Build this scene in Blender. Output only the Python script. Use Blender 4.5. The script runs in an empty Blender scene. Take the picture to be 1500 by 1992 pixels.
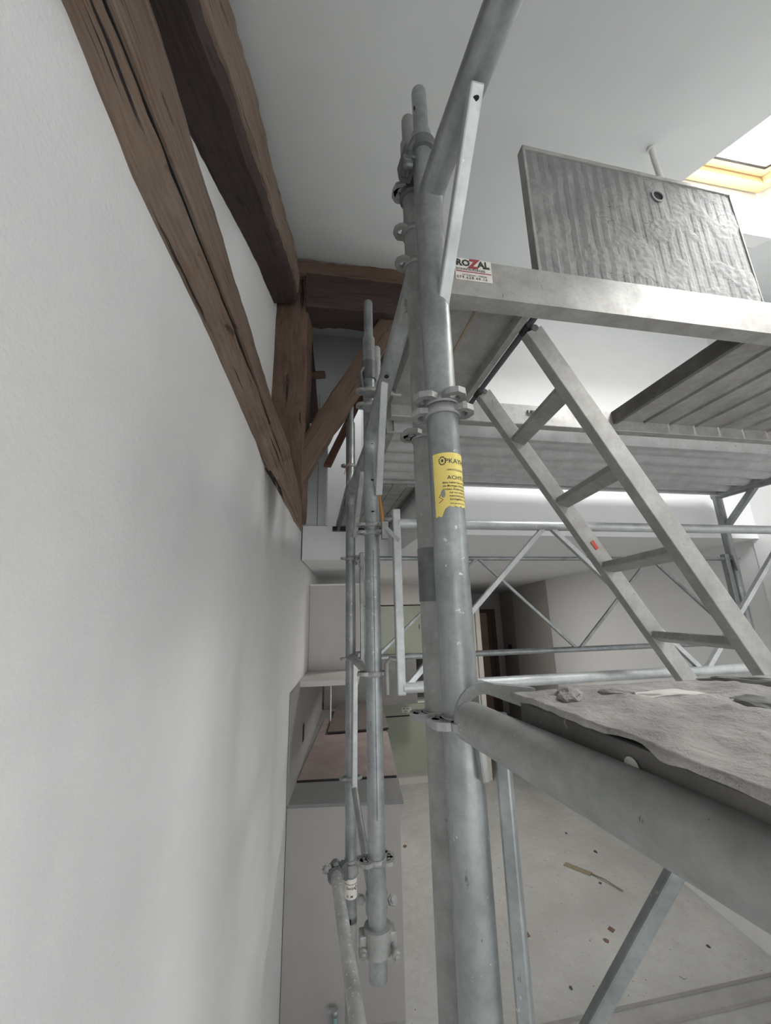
import bpy, bmesh, math, random
from mathutils import Vector, Matrix, noise
random.seed(7)
SC = bpy.context.scene
COL = SC.collection
FL = -2.16           # scaffold-frame heights are measured from eye level; the floor is 2.16 m below
# ------------------------------------------------------------------ camera
F, W_PX = 770.0, 1500.0
PITCH, ROLL = math.atan(199/770.), math.radians(-1.36)
cf = Vector((0, math.cos(PITCH), math.sin(PITCH)))
r0 = Vector((1, 0, 0)); u0 = Vector((0, -math.sin(PITCH), math.cos(PITCH)))
cr = r0*math.cos(ROLL) + u0*math.sin(ROLL)
cu = -r0*math.sin(ROLL) + u0*math.cos(ROLL)
cam = bpy.data.objects.new('camera', bpy.data.cameras.new('camera'))
COL.objects.link(cam)
cam.data.sensor_fit = 'HORIZONTAL'; cam.data.sensor_width = 36
cam.data.lens = 36*F/W_PX; cam.data.clip_start = 0.02
M = Matrix((cr, cu, -cf)).transposed().to_4x4(); M.translation = Vector((0, 0, -FL))
cam.matrix_world = M
SC.camera = cam
# ------------------------------------------------------------------ light
SC.view_settings.view_transform = 'Standard'; SC.view_settings.look = 'None'
SC.view_settings.gamma = 1; SC.view_settings.use_curve_mapping = False
SC.view_settings.exposure = -0.27
wd = bpy.data.worlds.new('sky'); SC.world = wd; wd.use_nodes = True
bg = wd.node_tree.nodes['Background']; bg.inputs[0].default_value = (.97, .985, 1, 1); bg.inputs[1].default_value = 4.9
A = math.radians(10.5)
E1 = Vector((math.cos(A), math.sin(A), 0)); E2 = Vector((-math.sin(A), math.cos(A), 0))
def P(u, v, z): return E1*u + E2*v + Vector((0, 0, z-FL))
def Q(x, y, z): return Vector((x, y, z-FL))
def area(name, loc, look, sx, sy, en, col=(1, 1, 1)):
    d = bpy.data.lights.new(name, 'AREA'); d.shape = 'RECTANGLE'; d.size = sx; d.size_y = sy; d.energy = en; d.color = col
    o = bpy.data.objects.new(name, d); COL.objects.link(o); o.location = loc
    o.rotation_euler = (look-loc).to_track_quat('-Z', 'Y').to_euler(); return o
def portal(name, loc, look, sx, sy):
    o = area(name, loc, look, sx, sy, 0); o.data.cycles.is_portal = True; return o
area('skylight_daylight', P(1.69, .42, 1.17+.42*.42+.62), P(1.69, .62, 0), 1.3, 2.0, 400, (.97, .99, 1))
portal('side_fill_opening_portal', P(2.9, -1.0, .2), P(0, -1.0, .2), .9, 1.7)  # unseen opening added in the right wall to let in soft fill
portal('rear_fill_opening_portal', P(1.1, -2.56, -.5), P(1.1, 0, -.5), 3.0, 2.3)  # unseen opening added behind the camera, sized for fill light
area('kitchen_fill_light', P(1.40, 4.2, .405), P(1.40, 4.2, -1), .30, .34, 27, (1, .965, .92))  # added fill light, hidden behind the posts, lifts the dark kitchen
portal('gallery_strip_portal', P(-.1, 4.05, 3.6), P(-.1, 4.05, 0), 1.7, 1.5)  # roof gap added out of view so daylight brightens the gallery
# ------------------------------------------------------------------ materials
def mat(name): 
    m = bpy.data.materials.new(name); m.use_nodes = True
    nt = m.node_tree; return m, nt, nt.nodes['Principled BSDF']
def ramp(nt, fac, stops):
    r = nt.nodes.new('ShaderNodeValToRGB'); el = r.color_ramp.elements
    while len(el) < len(stops): el.new(.5)
    for e, (p, c) in zip(el, stops): e.position = p; e.color = tuple(c)+(1,) if len(c) == 3 else c
    nt.links.new(fac, r.inputs[0]); return r.outputs[0]
def noi(nt, scale, det=4, rough=.55, coord='Object', mp=None):
    tc = nt.nodes.new('ShaderNodeTexCoord'); n = nt.nodes.new('ShaderNodeTexNoise')
    n.inputs['Scale'].default_value = scale; n.inputs['Detail'].default_value = det; n.inputs['Roughness'].default_value = rough
    if mp:
        m = nt.nodes.new('ShaderNodeMapping'); m.inputs['Scale'].default_value = mp
        nt.links.new(tc.outputs[coord], m.inputs[0]); nt.links.new(m.outputs[0], n.inputs[0])
    else: nt.links.new(tc.outputs[coord], n.inputs[0])
    return n.outputs[0]
def mix(nt, fac, a, b):
    m = nt.nodes.new('ShaderNodeMixRGB')
    for i, x in ((0, fac), (1, a), (2, b)):
        if isinstance(x, (int, float)): m.inputs[i].default_value = x
        elif isinstance(x, tuple): m.inputs[i].default_value = x+(1,)
        else: nt.links.new(x, m.inputs[i])
    return m.outputs[0]
def bump(nt, b, h, st, dist=.01):
    n = nt.nodes.new('ShaderNodeBump'); n.inputs['Strength'].default_value = st; n.inputs['Distance'].default_value = dist
    nt.links.new(h, n.inputs['Height']); nt.links.new(n.outputs[0], b.inputs['Normal'])
def metal(name, c0, c1, metallic, rough, spots=(.62, .6, .57), spot_at=.70, dark=True, seed=1.0):
    m, nt, b = mat(name)
    base = ramp(nt, noi(nt, 14*seed, 6, .6), [(.3, c0), (.7, c1)])
    fine = noi(nt, 90, 3, .6)
    base = mix(nt, ramp(nt, fine, [(.45, (0, 0, 0)), (.75, (.35, .35, .35))]), base, tuple(x*.8 for x in c0))
    sp = ramp(nt, noi(nt, 70, 3, .6), [(spot_at, (0, 0, 0)), (spot_at+.03, (.8, .8, .8))])
    base = mix(nt, sp, base, spots)
    if dark:
        dk = ramp(nt, noi(nt, 60, 5, .7, 'Object', (1, 1, .35)), [(.68, (0, 0, 0)), (.72, (.8, .8, .8))])
        base = mix(nt, dk, base, (.09, .09, .09))
    nt.links.new(base, b.inputs['Base Color'])
    b.inputs['Metallic'].default_value = metallic
    nt.links.new(ramp(nt, noi(nt, 25, 4), [(.3, (rough-.08,)*3), (.7, (rough+.12,)*3)]), b.inputs['Roughness'])
    bump(nt, b, fine, .12, .002)
    return m
def plain(name, c, rough=.6, metallic=0.0, var=.06, sc=9, bmp=0.0, bsc=60):
    m, nt, b = mat(name)
    lo = tuple(max(0, x*(1-var)) for x in c); hi = tuple(x*(1+var) for x in c)
    nt.links.new(ramp(nt, noi(nt, sc, 5, .6), [(.3, lo), (.7, hi)]), b.inputs['Base Color'])
    b.inputs['Roughness'].default_value = rough; b.inputs['Metallic'].default_value = metallic
    if bmp: bump(nt, b, noi(nt, bsc, 4, .6), bmp, .004)
    return m
def wood(name, dark, mid, light, weather=(.30, .24, .19)):
    m, nt, b = mat(name)
    g = noi(nt, 9, 10, .75, 'UV', (.7, 16, 1))
    big = noi(nt, 3.2, 8, .7, 'UV', (1, 5, 1))
    base = ramp(nt, g, [(.28, dark), (.48, mid), (.72, light)])
    base = mix(nt, ramp(nt, big, [(.42, (0, 0, 0)), (.66, (.75, .75, .75))]), base, weather)
    cr_ = ramp(nt, noi(nt, 4, 5, .6, 'UV', (.5, 30, 1)), [(.36, (1, 1, 1)), (.40, (0, 0, 0))])
    base = mix(nt, cr_, base, (.012, .008, .006))
    kn = ramp(nt, noi(nt, 9, 3, .5, 'UV', (1, 2.2, 1)), [(.68, (0, 0, 0)), (.74, (.85, .85, .85))])
    base = mix(nt, kn, base, tuple(x*.35 for x in dark))
    nt.links.new(base, b.inputs['Base Color']); b.inputs['Roughness'].default_value = .78
    bump(nt, b, g, .7, .006)
    return m
GALV = metal('galvanised_steel', (.19, .205, .205), (.34, .355, .355), .5, .36)
GALV2 = metal('galvanised_steel_dull', (.22, .225, .215), (.33, .335, .325), .3, .5, seed=1.4)
GALVP = metal('plaster_dusted_steel', (.30, .30, .29), (.45, .45, .44), .2, .6, spots=(.68, .66, .64), spot_at=.62)
GALVD = metal('forged_dark_steel', (.10, .105, .11), (.19, .195, .195), .5, .45, spot_at=.73)
GALVW = metal('galvanised_steel_bright', (.36, .38, .38), (.52, .53, .525), .4, .45, spots=(.7, .68, .65))
ALU = metal('dusty_aluminium', (.26, .252, .238), (.40, .39, .37), .25, .5, spots=(.30, .27, .25), spot_at=.72)
ALUR = metal('bright_ribbed_aluminium', (.42, .42, .415), (.56, .56, .56), .45, .38, spots=(.3, .28, .25), spot_at=.73)
ALUD = metal('grimy_deck_steel', (.10, .095, .09), (.17, .16, .15), .3, .55, spots=(.3, .27, .25), spot_at=.69)
WOODA = wood('weathered_oak', (.075, .045, .03), (.17, .11, .075), (.27, .195, .145), (.25, .205, .17))
WOODB = wood('dark_oak', (.016, .009, .008), (.038, .021, .017), (.08, .048, .036), (.065, .04, .033))
WOODC = wood('brown_oak', (.05, .03, .02), (.115, .068, .045), (.2, .125, .085), (.17, .115, .085))
WOODR = wood('reddish_oak', (.10, .045, .03), (.19, .09, .06), (.27, .14, .10), (.2, .11, .08))
PLAST = plain('rough_white_plaster', (.74, .735, .73), .9, var=.02, bmp=.35, bsc=95)
WHITE = plain('smooth_white_paint', (.80, .80, .80), .8, var=.015)
CEILM = plain('ceiling_white_paint', (.69, .715, .71), .85, var=.015)
GREEN = plain('sage_green_lacquer', (.30, .325, .25), .4, var=.03, sc=3)
CREAM = plain('cream_board', (.62, .60, .53), .5, var=.03)
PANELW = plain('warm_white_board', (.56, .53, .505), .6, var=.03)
GREYC = plain('grey_stone_worktop', (.20, .20, .20), .45, var=.12, sc=5)
BACKS = plain('grey_splashback', (.30, .295, .285), .5, var=.08, sc=6)
DGREY = plain('dark_grey_splashback', (.15, .145, .135), .5, var=.15, sc=6)
DARK = plain('black_rubber', (.015, .015, .015), .6)
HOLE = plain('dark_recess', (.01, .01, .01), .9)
GRILL = plain('black_coated_rod', (.10, .11, .12), .5, .3)
YEL = plain('yellow_label_paper', (.72, .58, .16), .6, var=.06, sc=30)
PAPER = plain('white_label_paper', (.66, .62, .57), .7, var=.08, sc=40)
INK = plain('black_ink', (.03, .04, .035), .6)
REDI = plain('dark_red_ink', (.28, .05, .06), .6)
BROWNW = plain('brown_door_frame', (.10, .06, .045), .5, var=.15)
PINE = plain('window_pine', (.85, .66, .40), .5, var=.06, sc=6)
ORANGE = plain('orange_strap_webbing', (.55, .27, .07), .7, var=.1)
REDT = plain('red_tape', (.5, .07, .05), .6)
TURQ = plain('turquoise_pipe', (.22, .38, .37), .5, var=.1)
CABLE = plain('pale_cable_sheath', (.62, .62, .60), .5)
CHIP = plain('reddish_tile_chip', (.20, .115, .09), .8, var=.2, sc=30)
CHIPW = plain('plaster_crumb', (.55, .53, .50), .9, var=.1, sc=40)
CHIPD = plain('dark_crumb', (.09, .08, .07), .9, var=.2, sc=40)
def lid_mat():
    m, nt, b = mat('plaster_crusted_plywood')
    n1 = noi(nt, 7, 7, .65); n2 = noi(nt, 30, 5, .65)
    base = ramp(nt, n1, [(.3, (.16, .16, .157)), (.55, (.25, .246, .24)), (.75, (.33, .322, .31))])
    base = mix(nt, ramp(nt, n2, [(.5, (0, 0, 0)), (.7, (.5, .5, .5))]), base, (.17, .17, .17))
    v = nt.nodes.new('ShaderNodeTexVoronoi'); v.feature = 'DISTANCE_TO_EDGE'; v.inputs['Scale'].default_value = 16
    tc = nt.nodes.new('ShaderNodeTexCoord'); wn = nt.nodes.new('ShaderNodeTexNoise'); wn.inputs['Scale'].default_value = 12
    ad = nt.nodes.new('ShaderNodeMixRGB'); ad.inputs[0].default_value = .12
    nt.links.new(tc.outputs['Object'], wn.inputs[0]); nt.links.new(tc.outputs['Object'], ad.inputs[1]); nt.links.new(wn.outputs[1], ad.inputs[2]); nt.links.new(ad.outputs[0], v.inputs[0])
    sx = nt.nodes.new('ShaderNodeSeparateXYZ'); nt.links.new(tc.outputs['UV'], sx.inputs[0])
    def mth(op, a_, b_):
        q = nt.nodes.new('ShaderNodeMath'); q.operation = op; nt.links.new(a_, q.inputs[0]); q.inputs[1].default_value = b_; return q.outputs[0]
    st_ = ramp(nt, mth('FRACT', mth('MULTIPLY', sx.outputs[0], 20.0), 0), [(.10, (0, 0, 0)), (.14, (1, 1, 1)), (.60, (1, 1, 1)), (.64, (0, 0, 0))])
    gt2 = ramp(nt, noi(nt, 5, 5, .65), [(.45, (.75, .75, .75)), (.58, (0, 0, 0))])
    mm = nt.nodes.new('ShaderNodeMixRGB'); mm.blend_type = 'MULTIPLY'; mm.inputs[0].default_value = 1; nt.links.new(st_, mm.inputs[1]); nt.links.new(gt2, mm.inputs[2])
    base = mix(nt, mm.outputs[0], base, (.145, .148, .148))
    edge = ramp(nt, v.outputs[0], [(.0, (1, 1, 1)), (.022, (0, 0, 0))])
    gate = ramp(nt, noi(nt, 9, 3), [(.52, (0, 0, 0)), (.58, (1, 1, 1))])
    mu = nt.nodes.new('ShaderNodeMixRGB'); mu.blend_type = 'MULTIPLY'; mu.inputs[0].default_value = 1
    nt.links.new(edge, mu.inputs[1]); nt.links.new(gate, mu.inputs[2])
    base = mix(nt, mu.outputs[0], base, (.09, .09, .09))
    nt.links.new(base, b.inputs['Base Color']); b.inputs['Roughness'].default_value = .85
    bump(nt, b, n2, .5, .006); return m
LID = lid_mat()
def crust_mat():
    m, nt, b = mat('mortar_dust_crust')
    n1 = noi(nt, 9, 8, .7); n2 = noi(nt, 45, 5, .7)
    base = ramp(nt, n1, [(.3, (.17, .16, .15)), (.5, (.29, .275, .26)), (.7, (.40, .38, .36))])
    base = mix(nt, ramp(nt, n2, [(.62, (0, 0, 0)), (.7, (.7, .7, .7))]), base, (.14, .14, .14))
    nt.links.new(base, b.inputs['Base Color']); b.inputs['Roughness'].default_value = .92
    bump(nt, b, n2, .8, .008); return m
CRUST = crust_mat()
def floor_mat():
    m, nt, b = mat('dusty_screed')
    n1 = noi(nt, 1.7, 8, .62); n2 = noi(nt, 14, 6, .7)
    base = ramp(nt, n1, [(.3, (.42, .42, .40)), (.55, (.52, .52, .50)), (.75, (.60, .60, .575))])
    base = mix(nt, ramp(nt, n2, [(.45, (0, 0, 0)), (.75, (.45, .45, .45))]), base, (.34, .33, .31))
    sp = ramp(nt, noi(nt, 55, 2), [(.70, (0, 0, 0)), (.72, (1, 1, 1))]); base = mix(nt, sp, base, (.58, .57, .55))
    sp = ramp(nt, noi(nt, 48, 2, .5, 'Object', (1, 1.3, 1)), [(.725, (0, 0, 0)), (.74, (1, 1, 1))]); base = mix(nt, sp, base, (.14, .12, .10))
    nt.links.new(base, b.inputs['Base Color']); b.inputs['Roughness'].default_value = .8
    bump(nt, b, n2, .15, .004); return m
FLOORM = floor_mat()
def glass_mat():
    m = bpy.data.materials.new('window_glass'); m.use_nodes = True; nt = m.node_tree; nt.nodes.clear()
    o = nt.nodes.new('ShaderNodeOutputMaterial'); t = nt.nodes.new('ShaderNodeBsdfTransparent'); g = nt.nodes.new('ShaderNodeBsdfGlossy'); g.inputs['Roughness'].default_value = .02
    mx = nt.nodes.new('ShaderNodeMixShader'); mx.inputs[0].default_value = .06
    nt.links.new(t.outputs[0], mx.inputs[1]); nt.links.new(g.outputs[0], mx.inputs[2]); nt.links.new(mx.outputs[0], o.inputs[0]); return m
GLASS = glass_mat()
# ------------------------------------------------------------------ mesh helpers
ORG = {}
class MB:
    def __init__(s): s.bm = bmesh.new(); s.uv = s.bm.loops.layers.uv.new('UVMap')
    def face(s, vs, uvs=None, sm=False):
        try: f = s.bm.faces.new(vs)
        except ValueError: return
        f.smooth = sm
        if uvs:
            for l, t in zip(f.loops, uvs): l[s.uv].uv = t
    def tube(s, a, b, r, n=20, r2=None, cap=True, dome=False):
        return s.path([a, b], r, n, r2, cap, dome)
    def path(s, pts, r, n=20, r2=None, cap=True, dome=False):
        rings = []; L = 0; N = len(pts); prev = None
        for i, p in enumerate(pts):
            d = (pts[min(i+1, N-1)]-pts[max(i-1, 0)]).normalized()
            if prev is None:
                x = d.orthogonal().normalized()
            else:
                x = (prev - d*prev.dot(d)).normalized()
            prev = x; y = d.cross(x)
            rr = r if r2 is None else r+(r2-r)*i/(N-1)
            if i: L += (p-pts[i-1]).length
            rings.append((p, x, y, rr, L, d))
        if dome:
            p, x, y, rr, L, d = rings.pop()
            for k in range(5):
                t = k/4*math.pi/2*.92
                rings.append((p-d*rr*.6+d*rr*.6*math.sin(t), x, y, rr*(.35+.65*math.cos(t)), L, d))
        vr = []
        for p, x, y, rr, L, d in rings:
            vr.append([s.bm.verts.new(p+(x*math.cos(2*math.pi*k/n)+y*math.sin(2*math.pi*k/n))*rr) for k in range(n)])
        for i in range(len(vr)-1):
            for k in range(n):
                k2 = (k+1) % n; l0, l1 = rings[i][4], rings[i+1][4]; c = 2*math.pi*r/n
                s.face([vr[i][k], vr[i][k2], vr[i+1][k2], vr[i+1][k]], [(l0, k*c), (l0, (k+1)*c), (l1, (k+1)*c), (l1, k*c)], True)
        if cap: s.face(vr[0][::-1]); s.face(vr[-1])
        return s
    def hexa(s, c8):
        v = [s.bm.verts.new(p) for p in c8]
        for f in ((0, 3, 2, 1), (4, 5, 6, 7), (0, 1, 5, 4), (1, 2, 6, 5), (2, 3, 7, 6), (3, 0, 4, 7)):
            pts = [c8[i] for i in f]; a = (pts[1]-pts[0]).length; b_ = (pts[2]-pts[1]).length
            s.face([v[i] for i in f], [(0, 0), (a, 0), (a, b_), (0, b_)])
        return s
    def box(s, u0_, u1, v0, v1, z0, z1, T=None):
        T = T or P
        return s.hexa([T(u0_, v0, z0), T(u1, v0, z0), T(u1, v1, z0), T(u0_, v1, z0), T(u0_, v0, z1), T(u1, v0, z1), T(u1, v1, z1), T(u0_, v1, z1)])
    def bar(s, a, b, w, h, up=Vector((0, 0, 1))):
        d = (b-a).normalized(); x = d.cross(up).normalized(); y = x.cross(d).normalized()
        x = x*w/2; y = y*h/2
        return s.hexa([a-x-y, a+x-y, b+x-y, b-x-y, a-x+y, a+x+y, b+x+y, b-x+y])
    def ext(s, poly, vec, sm=False):   # polygon extruded
        a = [s.bm.verts.new(p) for p in poly]; b = [s.bm.verts.new(p+vec) for p in poly]
        s.face(a[::-1]); s.face(b); n = len(a); L = 0
        for i in range(n):
            j = (i+1) % n; l = (poly[j]-poly[i]).length
            s.face([a[i], a[j], b[j], b[i]], [(0, L), (0, L+l), (vec.length, L+l), (vec.length, L)], sm); L += l
        return s
    def ringplate(s, outer, inner, vec):
        n = len(outer)
        a = [s.bm.verts.new(p) for p in outer]; b = [s.bm.verts.new(p) for p in inner]
        c = [s.bm.verts.new(p+vec) for p in outer]; d = [s.bm.verts.new(p+vec) for p in inner]
        for i in range(n):
            j = (i+1) % n
            s.face([a[j], a[i], b[i], b[j]]); s.face([c[i], c[j], d[j], d[i]]); s.face([a[i], a[j], c[j], c[i]]); s.face([b[j], b[i], d[i], d[j]])
        return s
    def build(s, name, m, parent=None, bevel=0, smooth=False, loc=None):
        bmesh.ops.remove_doubles(s.bm, verts=s.bm.verts, dist=1e-6)
        bmesh.ops.recalc_face_normals(s.bm, faces=s.bm.faces)
        if loc is None:
            if parent is not None: loc = ORG[parent.name]
            else:
                xs = [v.co for v in s.bm.verts]; loc = sum(xs, Vector())/len(xs); loc.z = min(c.z for c in xs)
        loc = Vector(loc)
        bmesh.ops.translate(s.bm, verts=s.bm.verts, vec=-loc)
        me = bpy.data.meshes.new(name); s.bm.to_mesh(me); s.bm.free()
        me.materials.append(m)
        if smooth: me.set_sharp_from_angle(angle=math.radians(40))
        o = bpy.data.objects.new(name, me); COL.objects.link(o)
        if parent is not None:
            o.parent = parent
            if parent.type == 'MESH': pass
        else: o.location = loc
        ORG[o.name] = loc
        if bevel:
            b = o.modifiers.new('bevel', 'BEVEL'); b.width = bevel; b.segments = 2; b.limit_method = 'ANGLE'
        return o
def thing(name, label, cat, loc, group=None):
    o = bpy.data.objects.new(name, None); COL.objects.link(o); o.location = loc; ORG[o.name] = Vector(loc)
    o['label'] = label; o['category'] = cat; o.empty_display_size = .05
    if group: o['group'] = group
    return o
def tag(o, label, cat, group=None):
    o['label'] = label; o['category'] = cat
    if group: o['group'] = group
    return o
def struct(o, label=None, cat=None):
    o['kind'] = 'structure'
    if label: o['label'] = label
    if cat: o['category'] = cat
    return o
TR = .0245
UP = Vector((0, 0, 1))
# ------------------------------------------------------------------ structure: walls, floor, ceiling, skylight
def WL(y, z, off=0.0):   # point on the left wall
    return Q(-.4235-.079*y+off, y, z)
mb = MB(); 
c = [WL(-2.6, FL), WL(10.2, FL), WL(10.2, 3.9), WL(-2.6, 3.9)]
mb.ext(c, Vector((-.2, 0, 0))); struct(mb.build('wall_left', PLAST), 'rough white plastered side wall that fills the left of the view', 'wall')
mb = MB(); mb.ext([Q(-1.6, -3.2, FL), Q(4.2, -3.2, FL), Q(4.2, 10.2, FL), Q(-1.6, 10.2, FL)], Vector((0, 0, -.1)))
struct(mb.build('floor', FLOORM), 'pale dusty concrete floor strewn with crumbs', 'floor')
K = .42; C0 = 1.17
def CP(u, v, off=0.0): return P(u, v, C0+K*v+off)
# ceiling as four slabs around the roof-window opening (one mesh)
OU0, OU1, OV0, OV1 = 1.335, 2.05, -.35, 1.19
mb = MB(); cn = Vector((0, 0, .34))
def slab(m, a, b, c_, d): m.ext([CP(a, c_), CP(b, c_), CP(b, d), CP(a, d)], cn)
slab(mb, -1.6, OU0, -2.6, 3.3); slab(mb, OU1, 3.0, -2.6, 3.3); slab(mb, OU0, OU1, -2.6, OV0); slab(mb, OU0, OU1, OV1, 3.3)
struct(mb.build('ceiling', CEILM), 'pale grey-white sloping ceiling rising away from the viewer', 'ceiling')
# roof window
wroot = thing('window_1', 'pine roof window glowing with daylight in the sloping ceiling', 'window', CP(1.7, .4, .34)); wroot['kind'] = 'structure'
def FR(m, a, b, c_, d, o0, o1): m.ext([CP(a, c_, o0), CP(b, c_, o0), CP(b, d, o0), CP(a, d, o0)], Vector((0, 0, o1-o0)))
fw = .05
for nm, (iu, o0, o1, w) in {'frame': (0, .26, .40, .06), 'sash': (.062, .29, .37, .055)}.items():
    a, b, c_, d = OU0+iu+.01, OU1-iu-.01, OV0+iu+.01, OV1-iu-.09
    for seg in ((a, b, d-w, d), (a, b, c_, c_+w), (a, a+w, c_+w, d-w), (b-w, b, c_+w, d-w)):
        mb = MB(); FR(mb, *seg, o0, o1); mb.build('window_'+nm, PINE, wroot, bevel=.004)
a, b, c_, d = OU0+.12, OU1-.12, OV0+.12, OV1-.2
mb = MB(); v4 = [mb.bm.verts.new(CP(*q, .333)) for q in ((a, c_), (b, c_), (b, d), (a, d))]; mb.face(v4); mb.build('pane', GLASS, wroot)
for seg in ((a-.004, b+.004, d-.006, d+.006), (a-.006, a+.006, c_, d), (b-.006, b+.006, c_, d)):
    mb = MB(); FR(mb, *seg, .285, .295); mb.build('gasket', DARK, wroot)
for uu in (OU0+.10, OU1-.12):
    mb = MB(); q = CP(uu, OV1-.115, .275); mb.tube(q, q+Vector((0, 0, .02)), .012, 10); mb.build('hinge_pin', GALVW, wroot)
mb = MB(); FR(mb, OU0, OU1, OV1-.085, OV1-.002, .0, .34); struct(mb.build('trim_1', WHITE), 'white splayed reveal at the far edge of the roof window', 'trim')
mb = MB(); mb.box(2.84, 2.95, .2, 2.1, FL, 2.7); mb.box(2.84, 2.95, -2.6, -1.8, FL, 1.5); mb.box(2.84, 2.95, -1.8, -1.45, FL, 1.5); mb.box(2.84, 2.95, -.55, .2, FL, 1.6); mb.box(2.84, 2.95, -1.45, -.55, FL, -.65); mb.box(2.84, 2.95, -1.45, -.55, 1.0, 1.6); struct(mb.build('wall_right', WHITE), 'bright white right-hand wall behind the steel tube scaffold', 'wall')
mb = MB(); mb.box(-.6, 2.95, -2.6, -2.5, FL, -1.65); mb.box(-.6, 2.95, -2.6, -2.5, .65, 1.3); mb.box(-.6, -.4, -2.6, -2.5, -1.65, .65); mb.box(2.6, 2.95, -2.6, -2.5, -1.65, .65); struct(mb.build('wall_rear', WHITE), 'white wall behind the viewer', 'wall')
mb = MB(); mb.box(.585, 2.95, 2.06, 2.16, .42, 2.6); struct(mb.build('wall_back', WHITE), 'brilliantly lit white wall behind the ladder, above the kitchen opening', 'wall')
mb = MB(); mb.box(.585, .685, 2.16, 4.8, .69, 3.9); struct(mb.build('wall_gallery', WHITE), 'white return wall beside the gallery opening', 'wall')
# gallery slab (two boxes) and its walls
mb = MB(); mb.ext([P(.585, 2.16, .42), P(2.95, 2.16, .42), Q(3.2, 3.3, .42), Q(3.2, 9.8, .42), Q(-1.23, 9.8, .42), Q(-.92, 6.2, .42), Q(-.675, 3.05, .42)+Vector((.02, 0, 0)), P(.585, 3.05, .42)], Vector((0, 0, .27)))
struct(mb.build('ceiling_kitchen', WHITE), 'white ceiling slab over the kitchen with a plain fascia edge', 'ceiling')
mb = MB(); mb.box(-1.2, .7, 4.8, 4.9, .69, 3.9); struct(mb.build('wall_gallery_back', WHITE), 'lit white wall at the back of the gallery', 'wall')
mb = MB(); mb.box(-.25, .085, 3.15, 3.25, .69, 1.88); mb.box(-.25, .585, 3.15, 3.25, 1.88, 2.7)
struct(mb.build('wall_partition', CEILM), 'grey partition wall with a doorway up on the gallery', 'wall')
mb = MB(); mb.box(.085, .1, 3.13, 3.26, .70, 1.88); mb.box(.085, .585, 3.13, 3.26, 1.865, 1.885); struct(mb.build('trim_2', WHITE), 'thin white edge trim of the gallery doorway', 'trim')
mb = MB(); mb.box(.02, .024, 3.143, 3.152, .70, 1.88); struct(mb.build('trim_3', plain('joint_grey', (.2, .2, .2))), 'narrow vertical grey joint in the gallery partition', 'trim')
# kitchen walls
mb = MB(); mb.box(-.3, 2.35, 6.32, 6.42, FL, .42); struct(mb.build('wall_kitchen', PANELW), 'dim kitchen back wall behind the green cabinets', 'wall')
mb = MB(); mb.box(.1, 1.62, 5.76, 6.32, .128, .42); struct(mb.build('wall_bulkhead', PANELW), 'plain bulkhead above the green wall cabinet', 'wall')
mb = MB(); mb.ext([Q(2.42, 2.54, FL), Q(2.2335, 5.668, FL), Q(2.60, 5.60, FL), Q(2.78, 2.60, FL)], Vector((0, 0, -FL+.42))); struct(mb.build('wall_passage', WHITE), 'pale grey wall under the bright wall, right of the passage', 'wall')
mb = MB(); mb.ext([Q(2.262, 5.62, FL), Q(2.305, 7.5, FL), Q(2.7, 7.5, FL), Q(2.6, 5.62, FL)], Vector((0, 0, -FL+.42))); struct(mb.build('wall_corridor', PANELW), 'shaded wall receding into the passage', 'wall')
mb = MB(); mb.ext([Q(2.38, 7.51, FL), Q(2.62, 9.5, FL), Q(2.9, 9.5, FL), Q(2.8, 7.51, FL)], Vector((0, 0, -FL+.42))); mb.ext([Q(2.55, 2.62, FL), Q(2.7, 2.62, FL), Q(3.1, 9.6, FL), Q(2.95, 9.6, FL)], Vector((0, 0, -FL+.42))); struct(mb.build('wall_corridor_end', PANELW), 'furthest shaded side wall of the passage', 'wall')  # second block is an added unseen screen against light leaking into the passage
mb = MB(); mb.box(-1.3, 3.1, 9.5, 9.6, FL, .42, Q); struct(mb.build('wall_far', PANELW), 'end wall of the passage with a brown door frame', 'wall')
mb = MB(); mb.ext([Q(2.27, 5.7, .26), Q(2.30, 7.45, .26), Q(2.285, 7.45, .26), Q(2.255, 5.7, .26)], Vector((0, 0, .158))); struct(mb.build('trim_4', PANELW), 'flat filler strip along the top of the shaded passage wall', 'trim')
droot = thing('door_1', 'dark brown door frame with a pinkish wooden leaf down the passage', 'door', Q(2.2, 9.45, FL)); droot['kind'] = 'structure'
for seg in ((2.02, 2.10, FL, -.02), (2.38, 2.46, FL, -.02), (2.02, 2.46, -.02, .06)):
    mb = MB(); mb.box(seg[0], seg[1], 9.42, 9.5, seg[2], seg[3], Q); mb.build('door_frame', BROWNW, droot)
mb = MB(); mb.box(2.10, 2.27, 9.44, 9.49, FL+.01, -.02, Q); mb.build('door_leaf', plain('pink_veneer', (.42, .27, .21), .5), droot)
mb = MB(); mb.box(2.27, 2.38, 9.46, 9.49, FL+.01, -.02, Q); mb.build('door_stile', BROWNW, droot)
mb = MB(); q = Q(2.30, 9.43, -.95); mb.bar(q, q+Vector((.0, 0, .14)), .02, .02, Vector((0, 1, 0))); mb.build('door_handle', GALVW, droot)
mb = MB(); mb.ext([Q(2.452, 8.5, -.80), Q(2.470, 8.62, -.80), Q(2.470, 8.62, -.66), Q(2.452, 8.5, -.66)], Vector((.06, 0, 0))); tag(mb.build('light_switch', DARK, bevel=.004), 'small black switch box on the shaded passage wall', 'switch')

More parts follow.
